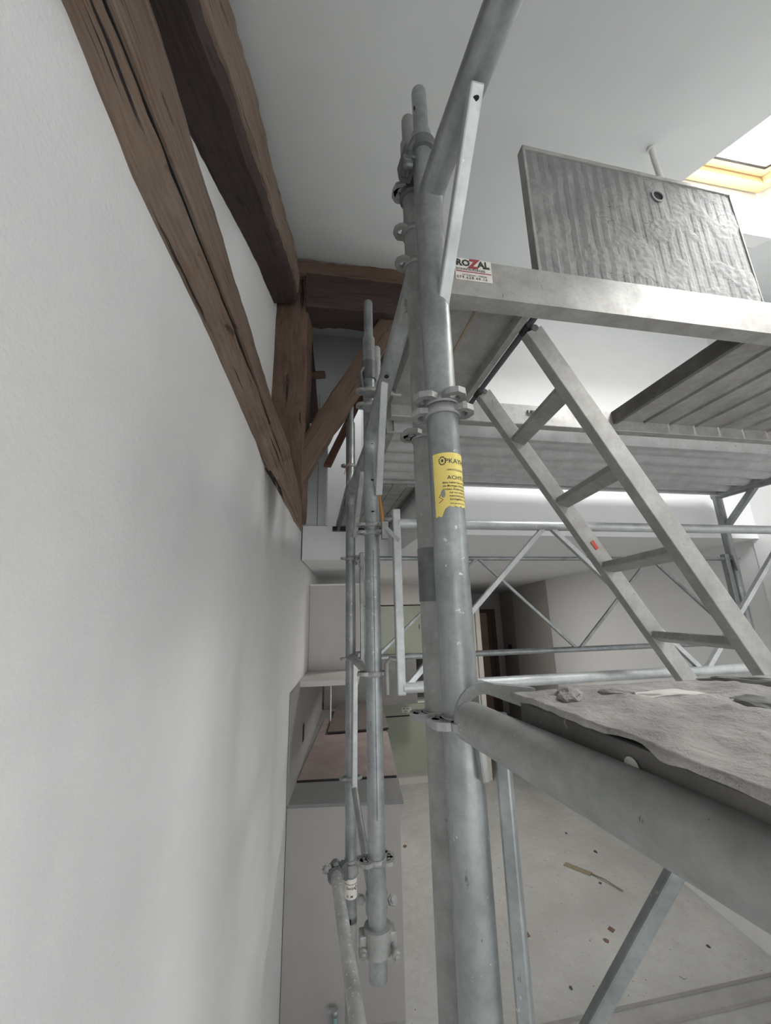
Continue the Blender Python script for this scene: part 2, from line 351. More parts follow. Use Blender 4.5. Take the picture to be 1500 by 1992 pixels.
# ------------------------------------------------------------------ timbers
def timber(name, secs, m, label, sub=14, jit=.005, parent=None, group=None):
    """secs: list of sections, each four corner points in order"""
    mb = MB(); n = 4
    rows = []; L = 0
    for i in range(len(secs)-1):
        for k in range(sub if i < len(secs)-2 else sub+1):
            t = k/sub; rows.append([a.lerp(b, t) for a, b in zip(secs[i], secs[i+1])])
    fine = []
    for r in rows:      # 3 points per side + jitter
        ring = []
        for j in range(4):
            for t in (0.06, .5, .94):
                p = r[j].lerp(r[(j+1) % 4], t)
                ring.append(p + (noise.noise_vector(p*5+Vector((3, len(secs), 1)))*.9+noise.noise_vector(p*22)*.7)*jit*(1.4 if t != .5 else .7))
        fine.append([mb.bm.verts.new(p) for p in ring])
    N = 12; acc = [0.0]
    for i in range(1, len(rows)): acc.append(acc[-1]+(rows[i][0]-rows[i-1][0]).length)
    per = [0.0]
    for j in range(N): per.append(per[-1]+(fine[0][(j+1) % N].co-fine[0][j].co).length)
    for i in range(len(rows)-1):
        for j in range(N):
            k = (j+1) % N
            mb.face([fine[i][j], fine[i][k], fine[i+1][k], fine[i+1][j]], [(acc[i], per[j]), (acc[i], per[j+1]), (acc[i+1], per[j+1]), (acc[i+1], per[j])], True)
    mb.face(fine[0][::-1]); mb.face(fine[-1])
    o = mb.build(name, m, parent, smooth=True)
    if label: tag(o, label, 'beam', group)
    return o
# A: long wall timber, bottom half and top half with an open shake between them
aroot = thing('wall_timber', 'long weathered timber on the left wall, split lengthwise, ending in a point', 'beam', WL(.9, .8))
y_ = [(-.4, .90, .900), (.37, .872, .876), (.56, .82, .868), (.96, .797, .845), (1.55, .725, .80)]
lo = [[WL(y, z, -.02), WL(y+.01, z, .004), WL(y+.01, zg-.004, .064), WL(y, zg, -.02)] for y, z, zg in y_]
tip = Q(-.386, 1.772, .372)
lo.append([WL(1.74, .69, -.01), Q(-.545, 1.76, .66), Q(-.475, 1.765, .70), WL(1.74, .73, -.01)])
lo.append([Q(-.405, 1.775, .40), tip, Q(-.385, 1.775, .44), Q(-.41, 1.79, .45)])
timber('lower_half', lo, WOODA, None, 16, .0028, aroot)
top_ = [(-.4, 1.13, .906), (.44, 1.055, .880), (.6, 1.026, .874), (.71, 1.010, .864), (1.06, .966, .850), (1.55, .90, .806)]
up = [[WL(y, zg, -.02), WL(y, zg, .072), WL(y, zt, .070), WL(y, zt+.01, -.02)] for y, zt, zg in top_]
up.append([Q(-.56, 1.76, .70), Q(-.46, 1.755, .72), Q(-.455, 1.755, .80), Q(-.57, 1.76, .82)])
up.append([Q(-.41, 1.765, .44), Q(-.386, 1.765, .44), Q(-.386, 1.765, .49), Q(-.41, 1.77, .50)])
timber('upper_half', up, WOODA, None, 16, .0028, aroot)
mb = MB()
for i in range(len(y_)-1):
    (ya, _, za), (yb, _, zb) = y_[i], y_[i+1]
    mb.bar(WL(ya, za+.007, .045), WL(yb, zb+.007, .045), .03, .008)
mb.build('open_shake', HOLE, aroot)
# B: rafter rising along the wall
bs = []
for y, zl, zt in ((-.3, .80, 1.12), (.46, 1.095, 1.33), (.9, 1.279, 1.50), (1.41, 1.50, 1.685), (1.74, 1.60, 1.80)):
    bs.append([WL(y, zl+.0, -.03), WL(y, zl, .125), WL(y, zt, .125), WL(y, zt, -.03)])
rroot = thing('rafter', 'dark red-brown rafter with a paler side face, rising along the left wall under the ceiling', 'beam', WL(.7, 1.2))
timber('beam', bs, WOODB, None, 14, .007, rroot)
mb = MB()
ks = []
for y, zl, zt in ((-.3, .86, 1.10), (.46, 1.14, 1.34), (.9, 1.33, 1.51), (1.41, 1.54, 1.69), (1.72, 1.635, 1.79)):
    ks.append([WL(y, zl, .118), WL(y, zl+.01, .134), WL(y, zt, .134), WL(y, zt+.002, .118)])
o = timber('hewn_face', ks, WOODA, None, 14, .006, rroot); o['label'] = 'paler hewn side face'
# C: post
def xs(x0, x1, y0, y1, z): return [Q(x0, y0, z), Q(x1, y0, z), Q(x1, y1, z), Q(x0, y1, z)]
proot = thing('wall_post', 'stout brown oak post standing where the rafter and the long wall timber meet', 'beam', Q(-.48, 1.87, .43))
timber('shaft', [xs(-.44, -.400, 1.80, 1.94, .585), xs(-.53, -.398, 1.80, 1.94, .78), xs(-.575, -.396, 1.80, 1.95, .95), xs(-.575, -.396, 1.80, 1.95, 1.1), xs(-.572, -.394, 1.80, 1.96, 1.62), xs(-.575, -.40, 1.80, 1.96, 1.84)], WOODC, None, 8, .006, proot)
timber('foot', [xs(-.43, -.388, 1.80, 1.88, .43), xs(-.47, -.390, 1.80, 1.9, .595)], WOODC, None, 4, .003, proot)
# D: collar beam in two timbers
def dsec(u, z0, z1, v0=1.80, v1=1.98): return [P(u, v0, z0), P(u, v1, z0), P(u, v1, z1), P(u, v0, z1)]
croot = thing('collar_beam', 'dark double oak collar beam spanning right from the post head', 'beam', P(.2, 1.88, 1.6))
timber('lower_timber', [dsec(-.07, 1.60, 1.815), dsec(.2, 1.61, 1.82), dsec(.55, 1.615, 1.83)], WOODB, None, 10, .007, croot)
timber('upper_timber', [dsec(-.13, 1.81, 1.93, 1.83, 1.99), dsec(.2, 1.815, 1.94, 1.83, 1.99), dsec(.57, 1.82, 1.955, 1.83, 1.99)], WOODC, None, 10, .007, croot)
# E: brace
def esec(u, z, h=.088, v0=1.855, v1=1.95):
    d = Vector((-.75, 1.0)).normalized()*h
    return [P(u-d.x*-.0+.0, v0, z)+Vector((0, 0, 0)) + (E1*(.75)+UP*-.66)*h*.9, P(u, v1, z)+(E1*.75+UP*-.66)*h*.9, P(u, v1, z)-(E1*.75+UP*-.66)*h*.9, P(u, v0, z)-(E1*.75+UP*-.66)*h*.9]
timber('diagonal_brace', [esec(-.115, .64, .066), esec(.05, .96, .068), esec(.23, 1.29, .066), esec(.42, 1.66, .062)], WOODC, 'brown oak brace slanting from the post foot up to the collar beam', 8, .005)
timber('leaning_strut', [[P(-.065, 2.3, 1.22), P(.012, 2.3, 1.22), P(.012, 2.4, 1.22), P(-.065, 2.4, 1.22)], [P(-.09, 2.3, 2.0), P(-.055, 2.3, 2.0), P(-.055, 2.4, 2.0), P(-.09, 2.4, 2.0)]], WOODB, 'very dark strut leaning behind the oak post', 8, .004)
mb = MB(); mb.tube(P(-.03, 2.29, 1.50), P(.045, 2.27, 1.50), .024, 10); tag(mb.build('timber_peg', WOODC, smooth=True), 'stubby oak peg sticking out of the dark leaning strut', 'peg')
timber('gallery_brace', [[P(.06, 2.9, 1.13), P(.12, 2.9, 1.13), P(.12, 2.96, 1.13), P(.06, 2.96, 1.13)], [P(.37, 2.9, 1.86), P(.43, 2.9, 1.86), P(.43, 2.96, 1.86), P(.37, 2.96, 1.86)]], WOODR, 'thin reddish brace in front of the gallery doorway', 8, .003)

# ------------------------------------------------------------------ scaffold pieces
def lobe(mb, c, ang, z, w=.020, l0=.022, l1=.052, th=.010):
    d = Vector((math.cos(ang), math.sin(ang), 0)); s = Vector((-d.y, d.x, 0))
    def prof(w_, a, b): return [(a, -w_*.9), (a+(b-a)*.45, -w_), (b-w_*.45, -w_*.85), (b, -w_*.35), (b, w_*.35), (b-w_*.45, w_*.85), (a+(b-a)*.45, w_), (a, w_*.9)]
    o = [c+d*x+s*y for x, y in prof(w, l0, l1)]; i = [c+d*x+s*y for x, y in prof(w*.48, l0+.009, l1-.010)]
    mb.ringplate(o, i, Vector((0, 0, th)))
def rosette(parent, u, v, z, m=GALV2, angs=(0, 90, 180, 270), s=1.0):
    c = P(u, v, z-.004); mb = MB()
    for a in angs: lobe(mb, c, A+math.radians(a), z, .021*s, .022, .022+.030*s)
    mb.tube(c-UP*.004, c+UP*.012, TR+.004, 20)
    o = mb.build('rosette', m, parent); return o
def pin(mb, u, v, z0, z1): mb.tube(P(u, v, z0-.04), P(u, v, z1), .0185, 20, dome=True)
def standard(parent, u, v, z0, z1, m=GALV, pinz=None, du=0.0, name='standard'):
    mb = MB(); mb.tube(P(u+du, v, z0), P(u, v, z1), TR, 28); o = mb.build(name, m, parent, smooth=True)
    if pinz is not None:
        mb = MB(); pin(mb, u, v, z1, pinz); mb.build('spigot', m, parent, smooth=True)
    return o
def tubep(name, parent, a, b, r=TR, m=GALV, n=24): 
    mb = MB(); mb.tube(a, b, r, n); return mb.build(name, m, parent, smooth=True)
def barp(name, parent, a, b, w, h, m=GALV, up=UP, bevel=.003):
    mb = MB(); mb.bar(a, b, w, h, up); return mb.build(name, m, parent, bevel=bevel)
def slot(parent, p, d, w=.016, h=.008):
    mb = MB(); n = 10
    d = d.normalized(); x = d.cross(UP).normalized(); y = x.cross(d)
    mb.ext([p+x*w/2*math.cos(2*math.pi*k/n)+y*h/2*math.sin(2*math.pi*k/n) for k in range(n)], d*.002); return mb.build('slot_hole', HOLE, parent)
def baseplate(parent, u, v):
    mb = MB(); mb.box(u-.07, u+.07, v-.07, v+.07, FL, FL+.008); mb.tube(P(u, v, FL+.008), P(u, v, FL+.25), .019, 16); mb.build('base_jack', GALV2, parent)

# frame 1 (nearest)
f1 = thing('bent_tube_frame', 'nearest galvanised scaffold frame, its thick post wearing a yellow label', 'scaffold', P(.203, .562, FL))
mb = MB()
c0 = P(.203, .562, FL); 
mb.path([c0, P(.203, .562, .72), P(.2035, .557, .752), P(.205, .54, .773), P(.212, .46, .777), P(.275, -.15, .775)], TR, 32)
mb.build('bent_post', GALV, f1, smooth=True)
standard(f1, .277, -.175, FL, .80, GALV)
tubep('ledger', f1, P(.205, .535, -.137), P(.277, -.15, -.137), m=GALVD if False else GALV2)
rosette(f1, .203, .562, .333, GALV2, (20, 110, 200, 290), .95)
rosette(f1, .203, .562, .315, GALV2, (-25, 160), .95)
rosette(f1, .203, .562, -.142, GALV2, (-10, 170, 200, 255), .85)
barp('gusset_bar', f1, P(.217, .368, .742), P(.212, .572, .50), .021, .018, GALVW)
slot(f1, P(.2168, .374, .7225), P(0, 0, 0)-P(.2168, .374, .7225), .011, .007)
barp('stay', f1, P(.247, .54, -.13), P(.247, .54, FL+.1), .018, .019, GALV, Vector((.5, 1, 0)))
# hook claw of the ledger around the post
mb = MB(); pts = []
for k in range(9):
    t = math.radians(185-k*15); pts.append((math.cos(t), math.sin(t)))
cc = P(.225, .535, -.120)
outer = [cc+E1*x*.040+UP*(y*.042-.012) for x, y in pts]; inner = [cc+E1*x*.026+UP*(y*.027-.012) for x, y in pts]
poly = outer+[cc+E1*.075+UP*.018, cc+E1*.075+UP*-.012]+inner[::-1]
mb.ext(poly, E2*.02); mb.build('claw', GALV2, f1)
mb = MB(); mb.bar(P(.212, .533, -.145), P(.216, .533, -.205), .010, .018, E2); mb.build('locking_pin', GALV2, f1, bevel=.003)
baseplate(f1, .203, .562); baseplate(f1, .277, -.175)

def text_mesh(body, size, font=None, shear=0, align='LEFT', space=1.0, bold=.012):
    cu_ = bpy.data.curves.new('lettering', 'FONT'); cu_.body = body; cu_.size = size; cu_.align_x = align; cu_.shear = shear; cu_.space_character = space
    cu_.resolution_u = 2; cu_.extrude = 0; cu_.offset = size*bold
    o = bpy.data.objects.new('tmp_text', cu_); COL.objects.link(o)
    bpy.context.view_layer.update()
    dg = bpy.context.evaluated_depsgraph_get(); me = bpy.data.meshes.new_from_object(o.evaluated_get(dg))
    bpy.data.objects.remove(o); return me
def place_text(name, parent, body, size, fn, m, **kw):
    me = text_mesh(body, size, **kw)
    bm = bmesh.new(); bm.from_mesh(me)
    bmesh.ops.subdivide_edges(bm, edges=[e for e in bm.edges if e.calc_length() > size*.4], cuts=2)
    for v in bm.verts: v.co = fn(v.co.x, v.co.y) - ORG[parent.name]
    bm.to_mesh(me); bm.free(); me.materials.clear(); me.materials.append(m); me.name = name
    o = bpy.data.objects.new(name, me); COL.objects.link(o); o.parent = parent; return o
# yellow label wrapped round the near post
PC = P(.203, .562, 0)
def wrap(r):
    def fn(x, y):    # x metres along the circumference from label centre (to the right), y height
        t = math.radians(-79) + (x/TR)     # facing the viewer
        return Vector((PC.x+math.cos(t)*r, PC.y+math.sin(t)*r, y-FL))
    return fn
lroot = thing('warning_label', '_', 'label', PC)
bpy.data.objects.remove(lroot)
mb = MB(); fn = wrap(TR+.0006); N = 22; rows = 12; x0, x1 = -.030, .033; g = []
for j in range(rows+1):
    row = []
    for i in range(N+1):
        x = x0+(x1-x0)*i/N; zb = .152 - (.014 if x < -.012 else 0)*min(1, (-.012-x)/.006 if x < -.012 else 0) + .0012*math.sin(x*700); zt = .238
        row.append(mb.bm.verts.new(fn(x, zb+(zt-zb)*j/rows)))
    g.append(row)
for j in range(rows):
    for i in range(N): mb.face([g[j][i], g[j][i+1], g[j+1][i+1], g[j+1][i]], None, True)
lab = mb.build('warning_label', YEL, f1, smooth=True); lab['label'] = 'torn yellow warning label'
fn2 = wrap(TR+.0011)
def lt(body, size, x, y, m=INK, **kw): return place_text('lettering', lab, body, size, lambda a, b: fn2(x+a, y+b), m, **kw)
lt('PKAYHAN', .0105, -.0100, .2205, space=1.05); lt('GERÜSTE & ZUBEHÖR', .0036, -.008, .2085, space=1.0)
lt('ACHTUNG!', .0085, -.0075, .1945, space=1.1)
for k, t in enumerate(('Bitte halten Sie sich genau an', 'die Montage-Anleitung.', 'Umbau, Änderungen dürfen', 'nur von einer befugten', 'autorisierten Person', 'durchgeführt werden.')):
    lt(t, .0044, -.0150 if k < 3 else -.006, .1880-.0052*k)
lt('www.geruestverkauf.example'[:11]+' kontakt', .003, -.006, .1560)
def patch(x0, x1, z0, z1, m, fnr, name='printed_mark'):
    mb = MB(); n = max(1, int((x1-x0)/.003)); lo_ = [mb.bm.verts.new(fnr(x0+(x1-x0)*i/n, z0)) for i in range(n+1)]; hi_ = [mb.bm.verts.new(fnr(x0+(x1-x0)*i/n, z1)) for i in range(n+1)]
    for i in range(n): mb.face([lo_[i], lo_[i+1], hi_[i+1], hi_[i]])
    return mb.build(name, m, lab)
patch(-.0150, -.0118, .2225, .2270, INK, fn2)
for k in range(12):
    t = 2*math.pi*k/12; xx = -.0134+.0048*math.cos(t); zz = .2247+.0062*math.sin(t); patch(xx-.0009, xx+.0009, zz-.0011, zz+.0011, INK, fn2)
mb = MB(); pts = [fn2(-.018+.0005*0, .172), fn2(-.0215, .168), fn2(-.0155, .1635), fn2(-.022, .159)]
mb.path(pts, .0005, 5); mb.build('red_outline', REDI, lab)
mb = MB(); q = [fn2(-.0150+.0035*math.cos(t/9*2*math.pi), .1725+.0065*math.sin(t/9*2*math.pi)) for t in range(9)]
f = mb.bm.faces.new([mb.bm.verts.new(x) for x in q]); mb.build('worn_patch', GALV2, lab)

# coupled standard 1b + frame 2
s1b = thing('scaffold_standard', 'galvanised tube with a tall spigot rising just behind the yellow-labelled post', 'scaffold', P(.236, .675, FL))
standard(s1b, .236, .675, FL, 1.125, GALV, 1.285, 0); baseplate(s1b, .236, .675)
slot(s1b, P(.219, .664, 1.20), P(0, 0, FL+0)-P(.219, .664, 1.20), .004, .010)
def collar(mb, u, v, z, h=.04, ex=.007): mb.tube(P(u, v, z-h/2), P(u, v, z+h/2), TR+ex, 24)
cp = thing('tube_coupler', 'dark forged clamp joining the two tall spigot tubes near the ceiling', 'coupler', P(.23, .71, 1.03))
mb = MB(); collar(mb, .236, .675, 1.075, .03, .009); mb.build('upper_collar', GALVD, cp, smooth=True)
mb = MB(); collar(mb, .230, .755, 1.05, .045, .009); mb.build('lower_collar', GALVD, cp, smooth=True)
mb = MB(); mb.bar(P(.207, .665, 1.06), P(.198, .72, 1.05), .03, .05); mb.tube(P(.195, .66, 1.03), P(.195, .70, 1.03), .012, 12); mb.build('swivel_body', GALVD, cp, bevel=.004)
mb = MB(); mb.path([P(.200, .655, 1.035), P(.20, .66, 1.055), P(.212, .655, 1.075)], .006, 10); mb.build('bolt', GALVD, cp, smooth=True)
mb = MB(); mb.tube(P(.184, .668, 1.01), P(.207, .664, 1.01), .010, 6); mb.build('nut', GALVD, cp)

f2 = thing('bent_tube_frame', 'second galvanised scaffold frame, its sloping crossbar ending at the middle post', 'scaffold', P(.19, 1.277, FL))
standard(f2, .230, .760, FL, 1.225, GALV2, 1.325)
for z, a in ((1.045, (180, 200)), (.82, (190,)), (.92, (185,)), (.367, (180, 205)), (-.178, (175, 200, 300)), (-.95, (180,))): rosette(f2, .230, .760, z, GALV2, a, 1.0)
mb = MB(); mb.tube(P(.230, .760, .022), P(.230, .760, .125), TR+.0012, 28); o = mb.build('dull_sleeve', GALVD, f2, smooth=True); o['label'] = 'dark grey sleeve'
mb = MB()
mb.path([P(.189, 1.277, -.91), P(.189, 1.277, .53), P(.189, 1.272, .575), P(.190, 1.245, .612), P(.194, 1.17, .635), P(.230, .76, .80)], TR, 28)
mb.build('bent_post', GALV, f2, smooth=True)
for z, a in ((.786, (180,)), (.728, (180, 330)), (.288, (175, 355)), (.262, (180, 330)), (-.174, (150, 185, 0, 20)), (-.651, (175, 200, 10, 330, 60))): rosette(f2, .189, 1.277, z, GALV2, a, .95)
barp('gusset_bar', f2, P(.197, 1.03, .675), P(.211, 1.255, .39), .022, .016, GALVW)
slot(f2, P(.198, 1.00, .672), P(0, 0, FL)-P(.198, 1.0, .672), .014, .012)
for z in (.57, .44, .33): slot(f2, P(.189, 1.2495, z), P(0, 0, FL)-P(.189, 1.25, z), .010, .007)
mb = MB(); mb.bar(P(.189, 1.2512, .20), P(.189, 1.2512, -.55), .0012, .003, E2); mb.build('weld_seam', GALVD, f2)
mb = MB(); mb.box(.205, .265, .80, .86, .735, .80); mb.build('deck_hook', ALU, f2, bevel=.004)
baseplate(f2, .23, .76)
f3 = thing('bent_tube_frame', 'third galvanised scaffold frame with the farthest capped post by the left wall', 'scaffold', P(.185, 2.0, FL))
standard(f3, .203, 1.386, -.95, 1.10, GALV, 1.285)
mb = MB(); mb.tube(P(.203, 1.386, .905), P(.203, 1.386, .985), TR+.004, 24); mb.path([P(.18, 1.37, .95), P(.165, 1.37, .93), P(.17, 1.37, .88), P(.178, 1.37, .84)], .008, 10)
o = mb.build('strap_clamp', GALVD, f3, smooth=True); o['label'] = 'dark strap clamp'
standard(f3, .185, 2.0, -1.22, 1.03, GALVW if False else GALV, 1.185)
mb = MB(); mb.path([P(.185, 2.0, .56), P(.186, 1.985, .60), P(.187, 1.95, .622), P(.203, 1.386, .622)], TR, 20); mb.build('crossbar', GALV, f3, smooth=True)
for z, a in ((.775, (180,)), (.277, (175, 355)), (-.201, (180, 340)), (-.70, (180, 0)), (-1.01, (0, 340))): rosette(f3, .185, 2.0, z, GALV2, a, .95)
barp('gusset_bar', f3, P(.20, 1.60, .60), P(.205, 1.965, .385), .022, .016, GALVW)
tubep('lower_crossbar', f3, P(.19, 1.98, -.195), P(.203, 1.40, -.195), .017, GALV2)
barp('lower_stay', f3, P(.20, 1.93, -.215), P(.195, 1.93, -.72), .022, .022, GALVW)
tubep('bent_stay', f3, P(.195, 1.93, -.72), P(.203, 1.43, -.86), .014, GALV)
standard(f3, .185, 2.0, FL, -1.2, GALV2, name='base_tube'); 
o = standard(f3, .262, 1.55, .66, 1.05, GALVW, 1.19, name='stub_post')
pl_ = thing('x', 'x', 'x', P(.185, 2, -1.12)); bpy.data.objects.remove(pl_)
mb = MB(); mb.tube(P(.185, 2.0, -1.135), P(.185, 2.0, -1.065), TR+.0012, 24, cap=False); lb3 = mb.build('paper_label', PAPER, f3, smooth=True); lb3['label'] = 'white printed paper label'
PC3 = P(.185, 2.0, 0)
def fn3(x, y):
    t = math.radians(-85)+x/TR; return Vector((PC3.x+math.cos(t)*(TR+.0018), PC3.y+math.sin(t)*(TR+.0018), y-FL))
place_text('lettering', lb3, 'Gerüst', .013, lambda a, b: fn3(a-.02, b-1.10), INK); place_text('lettering', lb3, 'X  M', .013, lambda a, b: fn3(a-.018, b-1.128), INK)
place_text('lettering', lb3, '0', .024, lambda a, b: fn3(a+.016, b-1.105), INK)
mb = MB(); mb.path([fn3(-.03+.006*i, -1.083) for i in range(11)], .0008, 4); mb.build('printed_line', INK, lb3)

# far right frame
f4 = thing('bent_tube_frame', 'far right galvanised scaffold frame carrying the end of the corrugated deck', 'scaffold', P(2.469, 1.963, FL))
standard(f4, 2.469, 1.963, FL, .66, GALV); standard(f4, 2.469, 1.28, FL, 1.2, GALV); baseplate(f4, 2.469, 1.963); baseplate(f4, 2.469, 1.28)
tubep('crossbar', f4, P(2.469, 1.985, .668), P(2.469, 1.28, .668))
barp('gusset_bar', f4, P(2.469, 1.955, .46), P(2.469, 1.74, .66), .03, .03)
for z, a in ((.275, (180, 0)), (-.2, (180, 0)),): rosette(f4, 2.469, 1.963, z, GALV2, a)
baseplate(f3, .185, 2.0)

# lattice guard rails
def lattice(label, u0_, u1, v, zt, zb, nodes, rt, rb, rd, posts, m=GALVW):
    r = thing('lattice_ledger', label, 'scaffold', P((u0_+u1)/2, v, zb))
    tubep('top_chord', r, P(u0_, v, zt), P(u1, v, zt), rt, m, 14); tubep('bottom_chord', r, P(u0_, v, zb), P(u1, v, zb), rb, m, 14)
    for (a, za), (b, zb_) in nodes: barp('lacing_bar', r, P(a, v, za), P(b, v, zb_), rd, rd, m, UP, .001)
    for a, za, zb_, w in posts: barp('end_post', r, P(a, v, za), P(a, v, zb_), w, w, m, E2, .004)
    return r
zt, zb = .288, -.212
g1 = lattice('nearer lattice ledger crossing behind the ladder, with a square end post', .27, 2.42, 1.24, zt, zb,
   [((.28, zb), (.80, zt)), ((.815, zt), (1.325, zb)), ((1.34, zb), (1.86, zt)), ((1.875, zt), (2.39, zb))], .0165, .0165, .016, [(.264, .335, -.232, .026), (2.43, .335, -.232, .026)])
mb = MB(); mb.path([P(.264, 1.24, -.135), P(.235, 1.245, -.13), P(.225, 1.25, -.145), P(.225, 1.25, -.23)], .008, 10); mb.build('hook', GALV2, g1, smooth=True)
mb = MB(); mb.path([P(.264, 1.24, .305), P(.225, 1.25, .30)], .009, 10); mb.bar(P(.225, 1.235, .29), P(.225, 1.235, .235), .02, .022, E2); mb.build('hook', GALV2, g1)
mb = MB(); mb.bar(P(.228, 1.225, .27), P(.262, 1.20, .225), .008, .012); mb.build('wedge', GALVW, g1)
zt, zb = .272, -.197
g2 = lattice('farther thin lattice ledger in front of the kitchen opening', .25, 2.40, 1.95, zt, zb,
   [((.30, zb), (.84, zt)), ((.85, zt), (1.355, zb)), ((1.365, zb), (1.88, zt)), ((1.895, zt), (2.39, zb)), ((1.362, zt), (1.362, zb))], .011, .014, .014, [(.235, .30, -.24, .022), (2.405, .30, -.27, .032)], GALV)
mb = MB(); mb.path([P(.235, 1.95, .285), P(.212, 1.96, .285), P(.205, 1.965, .24)], .007, 8); mb.bar(P(.21, 1.94, .26), P(.232, 1.93, .215), .006, .010); mb.build('hook', GALV2, g2)
mb = MB(); mb.path([P(.235, 1.95, -.17), P(.212, 1.96, -.17), P(.205, 1.965, -.22)], .007, 8); mb.build('hook', GALV2, g2)
mb = MB(); mb.path([P(2.405, 1.95, .27), P(2.445, 1.935, .275), P(2.455, 1.93, .22)], .009, 8); mb.bar(P(2.43, 1.92, .29), P(2.44, 1.92, .20), .016, .01, E2); mb.build('hook', GALV2, g2)

mb = MB(); mb.bar(P(.515, .445, -.16), P(.28, .635, -.64), .017, .017, Vector((.3, 1, .2))); tag(mb.build('square_brace', GALV, bevel=.003), 'square steel brace slanting down under the mortar-caked deck', 'brace')
# bottom coupler joining the hanging tubes, and the rail clamp
def bolt(parent, a, b, r=.007, nr=.013):
    mb = MB(); mb.tube(a, b, r, 10); d = (b-a).normalized(); mb.tube(b-d*.022, b-d*.006, nr, 6); mb.build('bolt', GALV2, parent)
c2 = thing('tube_coupler', 'grey double coupler with bolts at the bottom end of the hanging middle tubes', 'coupler', P(.195, 1.33, -.86))
mb = MB(); collar(mb, .189, 1.277, -.825, .055, .012); mb.build('front_collar', GALV2, c2, smooth=True)
mb = MB(); collar(mb, .203, 1.386, -.81, .045, .008); mb.build('rear_collar', GALV2, c2, smooth=True)
mb = MB(); mb.bar(P(.19, 1.30, -.82), P(.20, 1.36, -.81), .05, .045); mb.build('body', GALV2, c2, bevel=.004)
for s_ in (-1, 1):
    mb = MB(); mb.bar(P(.189+s_*.034, 1.262, -.825), P(.189+s_*.034, 1.30, -.825), .03, .034); mb.build('lug', GALV2, c2, bevel=.004)
bolt(c2, P(.226, 1.29, -.825), P(.232, 1.225, -.845)); bolt(c2, P(.150, 1.34, -.77), P(.150, 1.31, -.755)); bolt(c2, P(.235, 1.33, -.78), P(.238, 1.30, -.76)); bolt(c2, P(.152, 1.29, -.83), P(.147, 1.25, -.845))
rail = tag(tubep('guard_tube', None, P(.118, 2.02, -1.035), P(.165, .75, -1.06), .0225, GALVP), 'dusty horizontal tube coming forward low beside the left wall', 'tube')
c3 = thing('tube_coupler', 'dark swivel coupler holding the low horizontal tube by the left wall', 'coupler', P(.14, 1.98, -1.05))
mb = MB(); mb.tube(P(.1185, 2.0, -1.035), P(.1195, 1.955, -1.036), .034, 20); mb.build('rail_collar', GALVD, c3, smooth=True)
mb = MB(); collar(mb, .185, 2.0, -1.035, .04, .008); mb.build('post_collar', GALV2, c3, smooth=True)
mb = MB(); mb.bar(P(.145, 1.97, -1.0), P(.165, 1.985, -1.06), .03, .03); mb.build('body', GALVD, c3, bevel=.004)
bolt(c3, P(.10, 1.96, -1.0), P(.065, 1.95, -1.01), .008, .015)
mb = MB(); mb.tube(P(.118, 1.97, -1.0), P(.118, 1.97, -.985), .018, 14, dome=True); mb.build('cap_nut', GALVD, c3, smooth=True)

# ------------------------------------------------------------------ access deck with hatch and ladder
U0, U1 = .262, 2.42
dk = thing('access_deck', 'aluminium hatch deck overhead with a red and black company sticker', 'scaffold', P(1.3, 1.0, .69))
def channel(name, va, vb, z0, z1, parent, m=ALU):
    mb = MB(); mb.box(U0, U1, va, vb, z0, z1)
    return mb.build(name, m, parent, bevel=.003)
channel('side_rail', .70, .738, .700, .800, dk)
channel('side_rail', 1.262, 1.30, .690, .775, dk)
mb = MB(); mb.box(U0, U1, .697, .74, .694, .700); mb.build('bottom_flange', ALU, dk)
HU0, HU1 = .515, 1.175
mb = MB(); mb.box(U0, HU0, .738, 1.262, .735, .765); mb.build('end_panel', ALU, dk)
mb = MB(); mb.box(.385, .390, .738, 1.262, .7325, .735); mb.build('panel_seam', plain('rust_seam', (.3, .22, .15)), dk)
mb = MB(); mb.box(HU0-.02, HU0, .738, 1.262, .705, .765); mb.build('cross_member', ALU, dk)
mb = MB(); mb.box(HU1-.004, HU1+.012, .738, 1.262, .718, .77); mb.build('hatch_edge', ALUD, dk)
nb = 10; wu = (U1-HU1-.012)/nb
for k in range(nb):
    a = HU1+.012+k*wu; mb = MB(); mb.box(a+.003, a+wu-.003, .738, 1.262, .735, .765); mb.box(a+.003, a+.008, .738, 1.262, .728, .735); mb.build('deck_slat', ALU, dk)
for uu in (.80,):
    mb = MB(); mb.box(uu, uu+.05, 1.255, 1.263, .735, .75); mb.tube(P(uu+.01, 1.254, .742), P(uu+.04, 1.254, .742), .005, 8); mb.build('latch', GALV2, dk)
for uu in (U0-.025, ):
    for vv in (.80, 1.20): mb = MB(); mb.path([P(uu+.05, vv, .74), P(uu+.0, vv, .745), P(uu-.02, vv, .71)], .012, 10); mb.build('end_claw', ALU, dk, smooth=True)
# sticker on near rail, facing the viewer
stk = MB(); stk.box(.306, .396, .6985, .6995, .738, .799); stk = stk.build('company_sticker', PAPER, dk); stk['label'] = 'red and black lettered sticker'
def fs(x, y): return P(.306+x, .6978, .738+y)
def st(b, s, x, y, m=INK, **k): return place_text('lettering', stk, b, s, lambda a, c: fs(x+a, y+c), m, **k)
st('RO', .0245, .002, .040, bold=.045); st('AL', .0245, .056, .040, bold=.045); st('Z', .034, .033, .036, REDI, shear=.15, bold=.06)
st('ECHAFAUDAGES', .0096, .002, .0270, space=.98); st('Le Cernon - Vétroz', .0075, .016, .0125); st('079.628.48.16', .0105, .002, .0035, space=1.25)
mb = MB(); mb.box(.308, .394, .6977, .6984, .7605, .7625); mb.build('red_rule', REDI, stk)
mb = MB(); mb.box(.374, .392, .6977, .6984, .7755, .7772); mb.build('black_rule', INK, stk)
